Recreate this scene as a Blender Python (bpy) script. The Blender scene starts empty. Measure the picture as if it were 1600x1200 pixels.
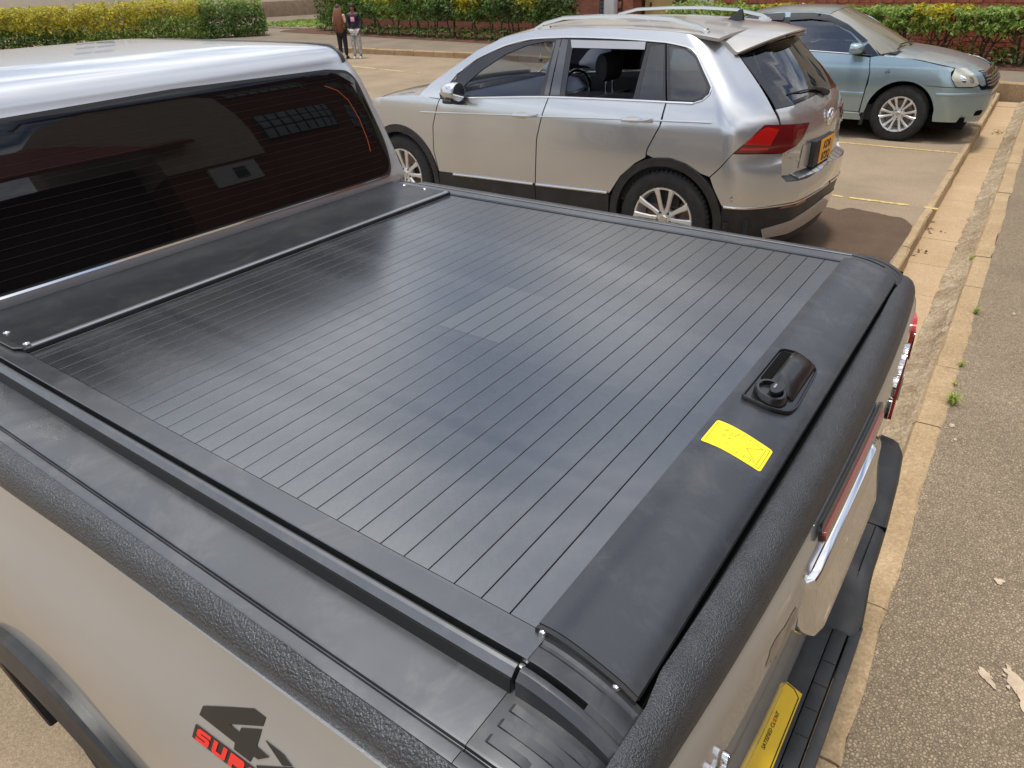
import bpy, bmesh, math, random
from math import sin, cos, pi, radians, sqrt, atan2, hypot
from mathutils import Vector, Matrix
from mathutils.geometry import delaunay_2d_cdt
random.seed(7)
scene = bpy.context.scene
COL = scene.collection

# ------------------------------------------------------------------ camera
cam_d = bpy.data.cameras.new('camera'); cam = bpy.data.objects.new('camera', cam_d); COL.objects.link(cam)
RIGHT = Vector((0.81336335, 0.5808053, -0.03324568)); DOWN = Vector((0.27016353, -0.42771427, -0.86259618)); FWD = Vector((-0.51522008, 0.69262235, -0.50479952))
m = Matrix((RIGHT, -DOWN, -FWD)).transposed().to_4x4(); m.translation = Vector((1.5626, -0.4595, 1.9475))
cam.matrix_world = m
cam_d.sensor_width = 36; cam_d.lens = 1095.147/1600*36; cam_d.clip_start = .05; cam_d.clip_end = 600
scene.camera = cam

# ------------------------------------------------------------------ sky and sun
SUN = Vector((.05, .10, -1.0)).normalized()          # direction the light travels
SUN_EL = math.asin(-SUN.z); SUN_ROT = atan2(-SUN.x, -SUN.y)
world = bpy.data.worlds.new('World'); scene.world = world; world.use_nodes = True
nt = world.node_tree; nt.nodes.clear()
N = nt.nodes.new; Lk = nt.links.new
out = N('ShaderNodeOutputWorld'); bg = N('ShaderNodeBackground'); sky = N('ShaderNodeTexSky')
sky.sky_type = 'NISHITA'; sky.sun_disc = False; sky.sun_elevation = SUN_EL; sky.sun_rotation = SUN_ROT
sky.air_density = 1.0; sky.dust_density = 1.5; sky.ozone_density = 1.0
bg.inputs['Strength'].default_value = .125
tc = N('ShaderNodeTexCoord'); sep = N('ShaderNodeSeparateXYZ'); Lk(tc.outputs['Generated'], sep.inputs[0])
# broken cloud cover: project the view direction on a flat cloud layer
zc = N('ShaderNodeMath'); zc.operation = 'MAXIMUM'; zc.inputs[1].default_value = .09; Lk(sep.outputs['Z'], zc.inputs[0])
dx = N('ShaderNodeMath'); dx.operation = 'DIVIDE'; Lk(sep.outputs['X'], dx.inputs[0]); Lk(zc.outputs[0], dx.inputs[1])
dy = N('ShaderNodeMath'); dy.operation = 'DIVIDE'; Lk(sep.outputs['Y'], dy.inputs[0]); Lk(zc.outputs[0], dy.inputs[1])
cmb = N('ShaderNodeCombineXYZ'); Lk(dx.outputs[0], cmb.inputs[0]); Lk(dy.outputs[0], cmb.inputs[1])
no = N('ShaderNodeTexNoise'); no.inputs['Scale'].default_value = 1.15; no.inputs['Detail'].default_value = 7; no.inputs['Roughness'].default_value = .55; Lk(cmb.outputs[0], no.inputs['Vector'])
rp = N('ShaderNodeValToRGB'); rp.color_ramp.elements[0].position = .41; rp.color_ramp.elements[1].position = .60; Lk(no.outputs['Fac'], rp.inputs[0])
hz = N('ShaderNodeMapRange'); hz.inputs[1].default_value = .0; hz.inputs[2].default_value = .12; Lk(sep.outputs['Z'], hz.inputs[0])
cf = N('ShaderNodeMath'); cf.operation = 'MULTIPLY'; Lk(rp.outputs[0], cf.inputs[0]); Lk(hz.outputs[0], cf.inputs[1])
mx = N('ShaderNodeMixRGB'); mx.inputs['Color2'].default_value = (11.0, 11.0, 11.1, 1); Lk(cf.outputs[0], mx.inputs['Fac']); Lk(sky.outputs[0], mx.inputs['Color1'])
Lk(mx.outputs[0], bg.inputs['Color']); Lk(bg.outputs[0], out.inputs['Surface'])
sun_d = bpy.data.lights.new('sun', 'SUN'); sun_d.energy = 2.5; sun_d.angle = radians(9); sun_d.color = (1, .955, .88)
sun_o = bpy.data.objects.new('sun', sun_d); COL.objects.link(sun_o); sun_o.rotation_euler = SUN.to_track_quat('-Z', 'Y').to_euler(); sun_o.location = (-8, -5, 20)

vs = scene.view_settings
vs.view_transform = 'Standard'; vs.look = 'None'; vs.exposure = 0.28; vs.gamma = 1.0; vs.use_curve_mapping = False
scene.cycles.max_bounces = 8; scene.cycles.transparent_max_bounces = 12; scene.cycles.sample_clamp_indirect = 6

# ------------------------------------------------------------------ materials
MATS = {}
def _base(name):
    mt = bpy.data.materials.new(name); mt.use_nodes = True; t = mt.node_tree
    return mt, t, t.nodes['Principled BSDF']
def pbr(name, col, rough=.5, metal=0, coat=0, coat_rough=.05, spec=.5, var=0, vscale=8, bump=0, bscale=200, bdist=.002, btype='noise', ior=1.5, emit=None, vdark=None, rvar=0, rscale=9, dust=None):
    """plain procedural material: colour varied by noise, fine relief by a bump node"""
    mt, t, b = _base(name)
    b.inputs['Base Color'].default_value = (*col, 1); b.inputs['Roughness'].default_value = rough; b.inputs['Metallic'].default_value = metal
    b.inputs['Coat Weight'].default_value = coat; b.inputs['Coat Roughness'].default_value = coat_rough; b.inputs['Specular IOR Level'].default_value = spec; b.inputs['IOR'].default_value = ior
    co = t.nodes.new('ShaderNodeTexCoord')
    if var:
        n = t.nodes.new('ShaderNodeTexNoise'); n.inputs['Scale'].default_value = vscale; n.inputs['Detail'].default_value = 6; n.inputs['Roughness'].default_value = .6
        t.links.new(co.outputs['Object'], n.inputs['Vector'])
        r = t.nodes.new('ShaderNodeValToRGB'); r.color_ramp.elements[0].position = .3; r.color_ramp.elements[1].position = .7
        lo = vdark or tuple(c*(1-var) for c in col); hi = tuple(min(1, c*(1+var)) for c in col)
        r.color_ramp.elements[0].color = (*lo, 1); r.color_ramp.elements[1].color = (*hi, 1)
        t.links.new(n.outputs['Fac'], r.inputs[0]); t.links.new(r.outputs[0], b.inputs['Base Color'])
    if bump:
        if btype == 'noise':
            n2 = t.nodes.new('ShaderNodeTexNoise'); n2.inputs['Detail'].default_value = 3; o = n2.outputs['Fac']
        else:
            n2 = t.nodes.new('ShaderNodeTexVoronoi'); n2.feature = 'SMOOTH_F1'; o = n2.outputs['Distance']
        n2.inputs['Scale'].default_value = bscale; t.links.new(co.outputs['Object'], n2.inputs['Vector'])
        bp = t.nodes.new('ShaderNodeBump'); bp.inputs['Strength'].default_value = bump; bp.inputs['Distance'].default_value = bdist
        t.links.new(o, bp.inputs['Height']); t.links.new(bp.outputs[0], b.inputs['Normal'])
    if rvar:
        n3 = t.nodes.new('ShaderNodeTexNoise'); n3.inputs['Scale'].default_value = rscale; n3.inputs['Detail'].default_value = 8; n3.inputs['Roughness'].default_value = .65; t.links.new(co.outputs['Object'], n3.inputs['Vector'])
        m3 = t.nodes.new('ShaderNodeMapRange'); m3.inputs[1].default_value = .35; m3.inputs[2].default_value = .68; m3.inputs[3].default_value = rough*(1-rvar); m3.inputs[4].default_value = rough*(1+rvar); t.links.new(n3.outputs['Fac'], m3.inputs[0]); t.links.new(m3.outputs[0], b.inputs['Roughness'])
    if dust:
        n4 = t.nodes.new('ShaderNodeTexNoise'); n4.inputs['Scale'].default_value = dust[2]; n4.inputs['Detail'].default_value = 9; n4.inputs['Roughness'].default_value = .72; n4.inputs['Distortion'].default_value = .6; t.links.new(co.outputs['Object'], n4.inputs['Vector'])
        m4 = t.nodes.new('ShaderNodeMapRange'); m4.inputs[1].default_value = .48; m4.inputs[2].default_value = .72; m4.inputs[4].default_value = dust[1]; t.links.new(n4.outputs['Fac'], m4.inputs[0])
        x4 = t.nodes.new('ShaderNodeMixRGB'); x4.inputs['Color2'].default_value = (*dust[0], 1); t.links.new(m4.outputs[0], x4.inputs['Fac'])
        src = b.inputs['Base Color'].links
        if src: t.links.new(src[0].from_socket, x4.inputs['Color1'])
        else: x4.inputs['Color1'].default_value = (*col, 1)
        t.links.new(x4.outputs[0], b.inputs['Base Color'])
        k4 = t.nodes.new('ShaderNodeMath'); k4.operation = 'MULTIPLY_ADD'; k4.inputs[1].default_value = -.8*metal; k4.inputs[2].default_value = metal; t.links.new(m4.outputs[0], k4.inputs[0]); t.links.new(k4.outputs[0], b.inputs['Metallic'])
    if emit: b.inputs['Emission Color'].default_value = (*emit, 1); b.inputs['Emission Strength'].default_value = 1
    MATS[name] = mt; return mt
def glass_mat(name, tint, rough=0.0, ior=1.65):
    """thin car glass: tinted straight-through light plus a fresnel reflection"""
    mt = bpy.data.materials.new(name); mt.use_nodes = True; t = mt.node_tree; t.nodes.clear()
    o = t.nodes.new('ShaderNodeOutputMaterial'); tr = t.nodes.new('ShaderNodeBsdfTransparent'); gl = t.nodes.new('ShaderNodeBsdfGlossy'); mxs = t.nodes.new('ShaderNodeMixShader'); fr = t.nodes.new('ShaderNodeFresnel')
    fr.inputs['IOR'].default_value = ior; tr.inputs['Color'].default_value = (*tint, 1); gl.inputs['Roughness'].default_value = rough; gl.inputs['Color'].default_value = (1, 1, 1, 1)
    t.links.new(fr.outputs[0], mxs.inputs[0]); t.links.new(tr.outputs[0], mxs.inputs[1]); t.links.new(gl.outputs[0], mxs.inputs[2]); t.links.new(mxs.outputs[0], o.inputs[0])
    MATS[name] = mt; return mt
def ground_mat(name, c1, c2, c3, grain=260, bump=.6, bdist=.006, patch=1.3, rough=.9, specks=.5, crack=0):
    """weathered asphalt or concrete: broad dust patches, aggregate grain, pitted relief"""
    mt, t, b = _base(name); Nn = t.nodes.new; K = t.links.new
    b.inputs['Roughness'].default_value = rough; b.inputs['Specular IOR Level'].default_value = .25
    co = Nn('ShaderNodeTexCoord')
    n1 = Nn('ShaderNodeTexNoise'); n1.inputs['Scale'].default_value = patch; n1.inputs['Detail'].default_value = 9; n1.inputs['Roughness'].default_value = .65; K(co.outputs['Object'], n1.inputs['Vector'])
    r1 = Nn('ShaderNodeValToRGB'); r1.color_ramp.elements[0].position = .36; r1.color_ramp.elements[1].position = .64; r1.color_ramp.elements[0].color = (*c1, 1); r1.color_ramp.elements[1].color = (*c2, 1); K(n1.outputs['Fac'], r1.inputs[0])
    v = Nn('ShaderNodeTexVoronoi'); v.inputs['Scale'].default_value = grain; K(co.outputs['Object'], v.inputs['Vector'])
    n2 = Nn('ShaderNodeTexNoise'); n2.inputs['Scale'].default_value = grain*.45; n2.inputs['Detail'].default_value = 5; n2.inputs['Roughness'].default_value = .7; K(co.outputs['Object'], n2.inputs['Vector'])
    r2 = Nn('ShaderNodeValToRGB'); r2.color_ramp.elements[0].position = .40; r2.color_ramp.elements[1].position = .62; r2.color_ramp.elements[0].color = (1, 1, 1, 1); r2.color_ramp.elements[1].color = (0, 0, 0, 1); K(n2.outputs['Fac'], r2.inputs[0])
    sm = Nn('ShaderNodeMath'); sm.operation = 'MULTIPLY'; sm.inputs[1].default_value = specks; K(r2.outputs[0], sm.inputs[0])
    mx1 = Nn('ShaderNodeMixRGB'); mx1.inputs['Color2'].default_value = (*c3, 1); K(sm.outputs[0], mx1.inputs['Fac']); K(r1.outputs[0], mx1.inputs['Color1'])
    hs = Nn('ShaderNodeHueSaturation'); K(mx1.outputs[0], hs.inputs['Color']); vv = Nn('ShaderNodeMapRange'); vv.inputs[3].default_value = .8; vv.inputs[4].default_value = 1.2; K(v.outputs['Color'], vv.inputs[0]); K(vv.outputs[0], hs.inputs['Value'])
    if crack:
        ve = Nn('ShaderNodeTexVoronoi'); ve.feature = 'DISTANCE_TO_EDGE'; ve.inputs['Scale'].default_value = grain; nw = Nn('ShaderNodeTexNoise'); nw.inputs['Scale'].default_value = grain*1.3; K(co.outputs['Object'], nw.inputs['Vector'])
        mv = Nn('ShaderNodeMixRGB'); mv.inputs['Fac'].default_value = .012; K(co.outputs['Object'], mv.inputs['Color1']); K(nw.outputs['Color'], mv.inputs['Color2']); K(mv.outputs[0], ve.inputs['Vector'])
        rc_ = Nn('ShaderNodeValToRGB'); rc_.color_ramp.elements[0].position = .0; rc_.color_ramp.elements[1].position = .16; g0 = 1-crack; rc_.color_ramp.elements[0].color = (g0, g0*.9, g0*.8, 1); rc_.color_ramp.elements[1].color = (1, 1, 1, 1); K(ve.outputs['Distance'], rc_.inputs[0])
        mc = Nn('ShaderNodeMixRGB'); mc.blend_type = 'MULTIPLY'; mc.inputs['Fac'].default_value = .7; K(hs.outputs[0], mc.inputs['Color1']); K(rc_.outputs[0], mc.inputs['Color2']); K(mc.outputs[0], b.inputs['Base Color'])
    else: K(hs.outputs[0], b.inputs['Base Color'])
    ad = Nn('ShaderNodeMath'); ad.operation = 'ADD'; K(n2.outputs['Fac'], ad.inputs[0])
    vm = Nn('ShaderNodeMath'); vm.operation = 'MULTIPLY'; vm.inputs[1].default_value = -.5; K(v.outputs['Distance'], vm.inputs[0]); K(vm.outputs[0], ad.inputs[1])
    bp = Nn('ShaderNodeBump'); bp.inputs['Strength'].default_value = bump; bp.inputs['Distance'].default_value = bdist
    if crack:
        hc = Nn('ShaderNodeMapRange'); hc.inputs[2].default_value = .25; K(ve.outputs['Distance'], hc.inputs[0]); a2 = Nn('ShaderNodeMath'); a2.operation = 'MULTIPLY_ADD'; a2.inputs[1].default_value = .8; K(hc.outputs[0], a2.inputs[0]); K(ad.outputs[0], a2.inputs[2]); K(a2.outputs[0], bp.inputs['Height'])
    else: K(ad.outputs[0], bp.inputs['Height'])
    if 1: pass
    K(bp.outputs[0], b.inputs['Normal'])
    MATS[name] = mt; return mt
def leaf_mat(name, cols, trans=.35):
    mt, t, b = _base(name); Nn = t.nodes.new; K = t.links.new
    gi = Nn('ShaderNodeNewGeometry'); r = Nn('ShaderNodeValToRGB')
    e = r.color_ramp.elements
    while len(e) < len(cols): e.new(.5)
    for i, c in enumerate(cols): e[i].position = i/(len(cols)-1); e[i].color = (*c, 1)
    K(gi.outputs['Random Per Island'], r.inputs[0]); K(r.outputs[0], b.inputs['Base Color']); b.inputs['Roughness'].default_value = .55
    tl = Nn('ShaderNodeBsdfTranslucent'); K(r.outputs[0], tl.inputs['Color']); ms = Nn('ShaderNodeMixShader'); ms.inputs[0].default_value = trans
    o = t.nodes['Material Output']; K(b.outputs[0], ms.inputs[1]); K(tl.outputs[0], ms.inputs[2]); K(ms.outputs[0], o.inputs[0])
    MATS[name] = mt; return mt

pbr('silver', (.53, .55, .57), .36, .76, .8, .03, var=.02, vscale=2, rvar=.06, rscale=3, dust=((.42, .36, .28), .05, 4))
pbr('suv_silver', (.56, .575, .59), .27, .80, 1.0, .02, var=.02, vscale=2, dust=((.40, .35, .27), .05, 3))
pbr('sedan_blue', (.30, .40, .44), .26, .62, .9, .03, var=.04, vscale=3)
pbr('dust_reflect_blue', (.30, .34, .34), .32, .5, .8, .06, var=.12, vscale=5)  # dusty copy of the saloon blue, greyed by a mirrored building put into colour
pbr('dust_reflect_silver', (.52, .50, .47), .32, .55, .8, .05, var=.05, vscale=4)  # dusty copy of the SUV silver, the roof's brown reflection put into its colour
pbr('lid', (.205, .212, .220), .25, .94, 0, spec=.6, var=.04, vscale=5, rvar=.15, rscale=6, dust=((.50, .48, .45), .09, 7), bump=.02, bscale=1600, bdist=.0003)
pbr('black_panel', (.040, .042, .046), .34, .55, 0, spec=.6, rvar=.2, dust=((.4, .37, .33), .08, 12), var=.06, vscale=6, bump=.06, bscale=1500, bdist=.0004)
pbr('lid_pale', (.235, .241, .248), .30, .90, 0, spec=.6)
pbr('rail', (.155, .160, .168), .34, .85, 0, spec=.6, rvar=.2, rscale=8, dust=((.5, .47, .43), .14, 9), var=.05, vscale=6, bump=.03, bscale=1500, bdist=.0003)
pbr('bar_black', (.078, .082, .089), .30, .75, 0, spec=.6, rvar=.22, rscale=6, dust=((.5, .47, .43), .10, 9), var=.06, vscale=5, bump=.03, bscale=1500, bdist=.0003)
pbr('corner_black', (.062, .065, .070), .38, .6, 0, spec=.6, rvar=.2, dust=((.4, .37, .33), .10, 14), var=.08, vscale=9, bump=.08, bscale=1300, bdist=.0004)
pbr('cap_plastic', (.125, .130, .138), .32, .75, 0, spec=.6, rvar=.25, rscale=7, dust=((.5, .47, .43), .14, 8), var=.06, vscale=7, bump=.05, bscale=1300, bdist=.0004)
pbr('black_plastic', (.022, .023, .025), .42, 0, 0, spec=.35, var=.2, vscale=9, dust=((.25, .2, .14), .10, 11), bump=.05, bscale=900, bdist=.0006)
pbr('latch_black', (.008, .008, .009), .30, 0, .25, .15, spec=.5)
pbr('rail_edge', (.42, .43, .44), .35, .9)
pbr('gloss_black', (.010, .010, .011), .20, 0, .6, .03)
pbr('piano_black', (.03, .033, .037), .06, 0, 1, .01, spec=.9)
pbr('grain', (.070, .073, .079), .34, .55, 0, spec=.85, bump=1.0, bscale=260, bdist=.0042, var=.15, vscale=30)
pbr('grain_fine', (.064, .068, .075), .36, .6, 0, spec=.85, bump=1.0, bscale=480, bdist=.0028, var=.15, vscale=30)
pbr('rubber', (.022, .021, .020), .75, 0, 0, spec=.35, var=.45, vscale=18, bump=.4, bscale=130, bdist=.002)
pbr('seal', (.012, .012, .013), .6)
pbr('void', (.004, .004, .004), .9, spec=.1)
pbr('chrome', (.82, .82, .82), .07, 1.0)
pbr('satin', (.62, .62, .60), .25, 1.0)
pbr('alloy', (.70, .70, .69), .28, .6, .5, .05, var=.06, vscale=20)
pbr('alloy_dark', (.09, .09, .09), .4, .6)
pbr('brake_metal', (.22, .17, .13), .45, .8, var=.3, vscale=30)
pbr('red_lens', (.42, .008, .006), .12, 0, 1, .02, spec=.7)
pbr('red_deep', (.12, .004, .006), .10, 0, 1, .02, spec=.8)
pbr('red_strip', (.19, .028, .018), .2, 0, .8, .05)
pbr('lamp_clear', (.46, .46, .38), .14, .35, 1, .03, spec=.7, var=.12, vscale=14)
pbr('orange_edge', (.40, .07, .015), .4)
pbr('sticker_yellow', (.86, .66, .012), .38, var=.02)
pbr('plate_yellow', (.82, .52, .015), .35, var=.03)
pbr('suv_plate', (.80, .36, .02), .4, var=.05)
pbr('ink', (.012, .012, .013), .5)
pbr('ink_soft', (.20, .15, .02), .5)
pbr('ink_red', (.75, .03, .02), .45)
pbr('decal_black', (.018, .017, .016), .38)
pbr('tinted', (.004, .004, .0045), .012, 0, 0, spec=.5, ior=1.5)
pbr('heater', (.022, .014, .010), .6)
pbr('visor_clear', (.35, .36, .38), .12, .3, .8, .03)
pbr('visor', (.03, .028, .03), .08, 0, .8, .02)
pbr('interior', (.018, .018, .020), .7, var=.2, vscale=20)
pbr('interior_blue', (.035, .045, .085), .45, var=.1)
pbr('seat_fabric', (.022, .022, .025), .85, var=.2, vscale=40, bump=.2, bscale=400)
pbr('dust_film', (.38, .32, .23), .85, var=.25, vscale=25)
pbr('bark', (.075, .052, .035), .9, var=.35, vscale=40, bump=.6, bscale=60, bdist=.01)
pbr('soil', (.105, .045, .026), .95, var=.45, vscale=14, bump=.8, bscale=60, bdist=.03)
pbr('brick_red', (.30, .085, .042), .85, var=.35, vscale=11, bump=.4, bscale=90, bdist=.004)
pbr('mortar', (.20, .12, .08), .9, var=.2, vscale=20)
pbr('plaster', (.58, .50, .38), .85, var=.08, vscale=2.5, bump=.15, bscale=60, bdist=.004)
pbr('plaster_white', (.66, .64, .62), .8, var=.06, vscale=4)
pbr('ochre', (.42, .30, .12), .8, var=.12, vscale=3)
pbr('plinth', (.24, .17, .11), .85, var=.25, vscale=4)
pbr('dark_wood', (.055, .028, .018), .6, var=.3, vscale=12)
pbr('roof_tile', (.20, .05, .035), .7, var=.3, vscale=6)
pbr('pane', (.03, .035, .04), .05, 0, 0, spec=.8)
pbr('pane_grey', (.30, .33, .36), .15, 0, 0, spec=.8, var=.2, vscale=2)
pbr('white_frame', (.7, .7, .68), .5)
pbr('line_paint', (.52, .37, .14), .8, var=.35, vscale=22, bump=.5, bscale=200, bdist=.003)
pbr('pale_stain', (.46, .36, .255), .9, var=.2, vscale=30)
pbr('pebble', (.40, .33, .25), .9, var=.3, vscale=30)
pbr('dry_leaf', (.16, .09, .04), .8, var=.4, vscale=40)
pbr('skin', (.16, .075, .045), .55)
pbr('braids', (.17, .062, .026), .6, var=.5, vscale=60)
pbr('hair_dark', (.018, .011, .009), .6)
pbr('peach', (.62, .40, .27), .8, var=.1, vscale=20)
pbr('navy', (.012, .013, .022), .8)
pbr('trouser_black', (.012, .012, .013), .85)
pbr('pink', (.72, .30, .40), .7)
pbr('shoe_white', (.6, .57, .52), .6)
ground_mat('parking', (.245, .188, .124), (.335, .258, .172), (.14, .108, .076), grain=190, bump=.5, bdist=.006, patch=.8, specks=.35)
ground_mat('road', (.36, .285, .195), (.47, .372, .255), (.21, .165, .115), grain=95, bump=.8, bdist=.013, patch=.9, specks=.4, crack=.42)
ground_mat('concrete', (.33, .235, .130), (.43, .315, .185), (.20, .13, .07), grain=120, bump=.35, bdist=.006, patch=3.0, specks=.3)
ground_mat('channel_mat', (.38, .265, .150), (.44, .32, .195), (.25, .17, .09), grain=140, bump=.2, bdist=.004, patch=1.6, specks=.2)
ground_mat('rough_concrete', (.27, .20, .12), (.50, .40, .27), (.16, .11, .065), grain=60, bump=.8, bdist=.02, patch=5.0, specks=.4)
ground_mat('pavement_mat', (.17, .135, .10), (.22, .18, .135), (.12, .09, .065), grain=120, bump=.3, patch=1.0, specks=.25)
ground_mat('far_kerb', (.30, .20, .105), (.40, .28, .16), (.20, .12, .06), grain=60, bump=.3, patch=2.5, specks=.3)
leaf_mat('leaf_green', [(.035, .075, .012), (.075, .150, .020), (.115, .205, .030), (.16, .25, .05)])
leaf_mat('leaf_light', [(.09, .15, .02), (.17, .28, .04), (.26, .37, .06), (.36, .42, .10)])
leaf_mat('leaf_yellow', [(.22, .25, .015), (.42, .36, .015), (.56, .44, .02), (.30, .33, .02)])
leaf_mat('leaf_dark', [(.03, .06, .015), (.055, .105, .022), (.09, .14, .035)])
leaf_mat('grass', [(.22, .34, .06), (.36, .44, .09), (.48, .46, .16)])
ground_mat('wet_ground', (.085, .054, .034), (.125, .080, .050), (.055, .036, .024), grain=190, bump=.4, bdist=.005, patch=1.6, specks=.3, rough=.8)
glass_mat('glass', (.62, .66, .66)); glass_mat('glass_dark', (.12, .13, .14), 0, 1.9); glass_mat('glass_mid', (.66, .68, .72), 0, 1.28); glass_mat('glass_green', (.62, .70, .68), 0, 2.3)
# dotted cloth for the patterned trousers
mt, t, b = _base('patterned'); v = t.nodes.new('ShaderNodeTexVoronoi'); v.inputs['Scale'].default_value = 38; co = t.nodes.new('ShaderNodeTexCoord'); t.links.new(co.outputs['Object'], v.inputs['Vector'])
r = t.nodes.new('ShaderNodeValToRGB'); r.color_ramp.elements[0].position = .38; r.color_ramp.elements[1].position = .46; r.color_ramp.elements[0].color = (.05, .05, .06, 1); r.color_ramp.elements[1].color = (.45, .44, .42, 1); t.links.new(v.outputs['Distance'], r.inputs[0]); t.links.new(r.outputs[0], b.inputs['Base Color']); MATS['patterned'] = mt
# ------------------------------------------------------------------ mesh helpers
def link(name, me, parent=None):
    o = bpy.data.objects.new(name, me); COL.objects.link(o)
    if parent is not None: o.parent = parent
    return o
def empty(name, loc=(0, 0, 0), rz=0):
    o = bpy.data.objects.new(name, None); COL.objects.link(o); o.location = loc; o.rotation_euler = (0, 0, rz); o.empty_display_size = .2
    return o
def tag(o, label, cat, group=None):
    o['label'] = label; o['category'] = cat
    if group: o['group'] = group
    return o
def struct(o): o['kind'] = 'structure'; return o
def stuff(o): o['kind'] = 'stuff'; return o

class MB:
    """collects shapes that become ONE mesh"""
    def __init__(s): s.V = []; s.F = []
    def add(s, V, F):
        n = len(s.V); s.V += [tuple(v) for v in V]; s.F += [tuple(i+n for i in f) for f in F]; return s
    def box(s, x0, x1, y0, y1, z0, z1):
        return s.add([(x0, y0, z0), (x1, y0, z0), (x1, y1, z0), (x0, y1, z0), (x0, y0, z1), (x1, y0, z1), (x1, y1, z1), (x0, y1, z1)],
                     [(0, 3, 2, 1), (4, 5, 6, 7), (0, 1, 5, 4), (1, 2, 6, 5), (2, 3, 7, 6), (3, 0, 4, 7)])
    def loft(s, rings, closed=True, caps=True):
        n = len(rings[0]); V = [p for r in rings for p in r]; F = []
        for i in range(len(rings)-1):
            for j in range(n if closed else n-1):
                k = (j+1) % n; F.append((i*n+j, i*n+k, (i+1)*n+k, (i+1)*n+j))
        if caps and closed: F.append(tuple(range(n-1, -1, -1))); F.append(tuple((len(rings)-1)*n+j for j in range(n)))
        return s.add(V, F)
    def tube(s, path, r, n=8, caps=True):
        P = [Vector(p) for p in path]; rings = []; up = None
        for i, p in enumerate(P):
            d = (P[min(i+1, len(P)-1)]-P[max(i-1, 0)]).normalized()
            if up is None: up = Vector((0, 0, 1)) if abs(d.z) < .9 else Vector((1, 0, 0))
            a = d.cross(up).normalized(); up = a.cross(d).normalized()
            rr = r[i] if isinstance(r, (list, tuple)) else r
            rings.append([p+(a*cos(t)+up*sin(t))*rr for t in [2*pi*k/n for k in range(n)]])
        return s.loft(rings, True, caps)
    def lathe(s, prof, c, ax='y', n=32, closed=False):
        """prof: (radius, position along the axis)"""
        rings = []
        for k in range(n):
            a = 2*pi*k/n; ring = []
            for r, h in prof:
                if ax == 'y': ring.append((c[0]+r*cos(a), c[1]+h, c[2]+r*sin(a)))
                elif ax == 'z': ring.append((c[0]+r*cos(a), c[1]+r*sin(a), c[2]+h))
                else: ring.append((c[0]+h, c[1]+r*cos(a), c[2]+r*sin(a)))
            rings.append(ring)
        rings.append(rings[0]); return s.loft(rings, closed, False)
    def extrude_x(s, prof, x0, x1):
        """prof in (y,z)"""
        return s.loft([[(x0, y, z) for y, z in prof], [(x1, y, z) for y, z in prof]])
    def dome(s, c, n, r, h, k=10):
        n = Vector(n).normalized(); a = n.orthogonal().normalized(); b = n.cross(a); c = Vector(c); rings = []
        for t in (0, .5, .85): rings.append([c+n*h*t+(a*cos(q)+b*sin(q))*r*sqrt(max(0, 1-t*t)) for q in [2*pi*i/k for i in range(k)]])
        return s.loft(rings)
    def build(s, name, mat, parent=None, smooth=True, ang=35, bevel=0, seg=2, sub=0):
        me = bpy.data.meshes.new(name); me.from_pydata(s.V, [], s.F)
        bm = bmesh.new(); bm.from_mesh(me); bmesh.ops.remove_doubles(bm, verts=bm.verts, dist=1e-6); bmesh.ops.recalc_face_normals(bm, faces=bm.faces)
        if bevel: bmesh.ops.bevel(bm, geom=[e for e in bm.edges if e.is_manifold and e.calc_face_angle(0) > .3], offset=bevel, segments=seg, affect='EDGES', profile=.6, clamp_overlap=True)
        bm.to_mesh(me); bm.free()
        me.materials.append(MATS[mat])
        if smooth: me.shade_smooth(); me.set_sharp_from_angle(angle=radians(ang))
        o = link(name, me, parent)
        if sub: md = o.modifiers.new('smooth', 'SUBSURF'); md.levels = sub; md.render_levels = sub
        return o
def box(name, x0, x1, y0, y1, z0, z1, mat, parent=None, bevel=.0, seg=2): return MB().box(x0, x1, y0, y1, z0, z1).build(name, mat, parent, bevel=bevel, seg=seg)

def crv(tab, x):
    """smooth monotone curve through (x, y) pairs"""
    n = len(tab)
    if x <= tab[0][0]: return tab[0][1]+(x-tab[0][0])*((tab[1][1]-tab[0][1])/(tab[1][0]-tab[0][0]))
    if x >= tab[-1][0]: return tab[-1][1]+(x-tab[-1][0])*((tab[-1][1]-tab[-2][1])/(tab[-1][0]-tab[-2][0]))
    def sl(k): return (tab[k+1][1]-tab[k][1])/(tab[k+1][0]-tab[k][0])
    def mm(k):
        if k == 0: return sl(0)
        if k == n-1: return sl(n-2)
        a, b = sl(k-1), sl(k); return 0 if a*b <= 0 else 2*a*b/(a+b)
    for i in range(n-1):
        if x <= tab[i+1][0]:
            x0, y0 = tab[i]; x1, y1 = tab[i+1]; h = x1-x0; t = (x-x0)/h; t2 = t*t; t3 = t2*t
            return (2*t3-3*t2+1)*y0+(t3-2*t2+t)*h*mm(i)+(-2*t3+3*t2)*y1+(t3-t2)*h*mm(i+1)
def inpoly(p, poly):
    x, y = p; c = False; n = len(poly); j = n-1
    for i in range(n):
        xi, yi = poly[i]; xj, yj = poly[j]
        if (yi > y) != (yj > y) and x < (xj-xi)*(y-yi)/(yj-yi)+xi: c = not c
        j = i
    return c
def dense(poly, st):
    o = []
    for a, b in zip(poly, poly[1:]+poly[:1]):
        k = max(1, int(math.ceil(hypot(b[0]-a[0], b[1]-a[1])/st)))
        for i in range(k): o.append((a[0]+(b[0]-a[0])*i/k, a[1]+(b[1]-a[1])*i/k))
    return o
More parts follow.
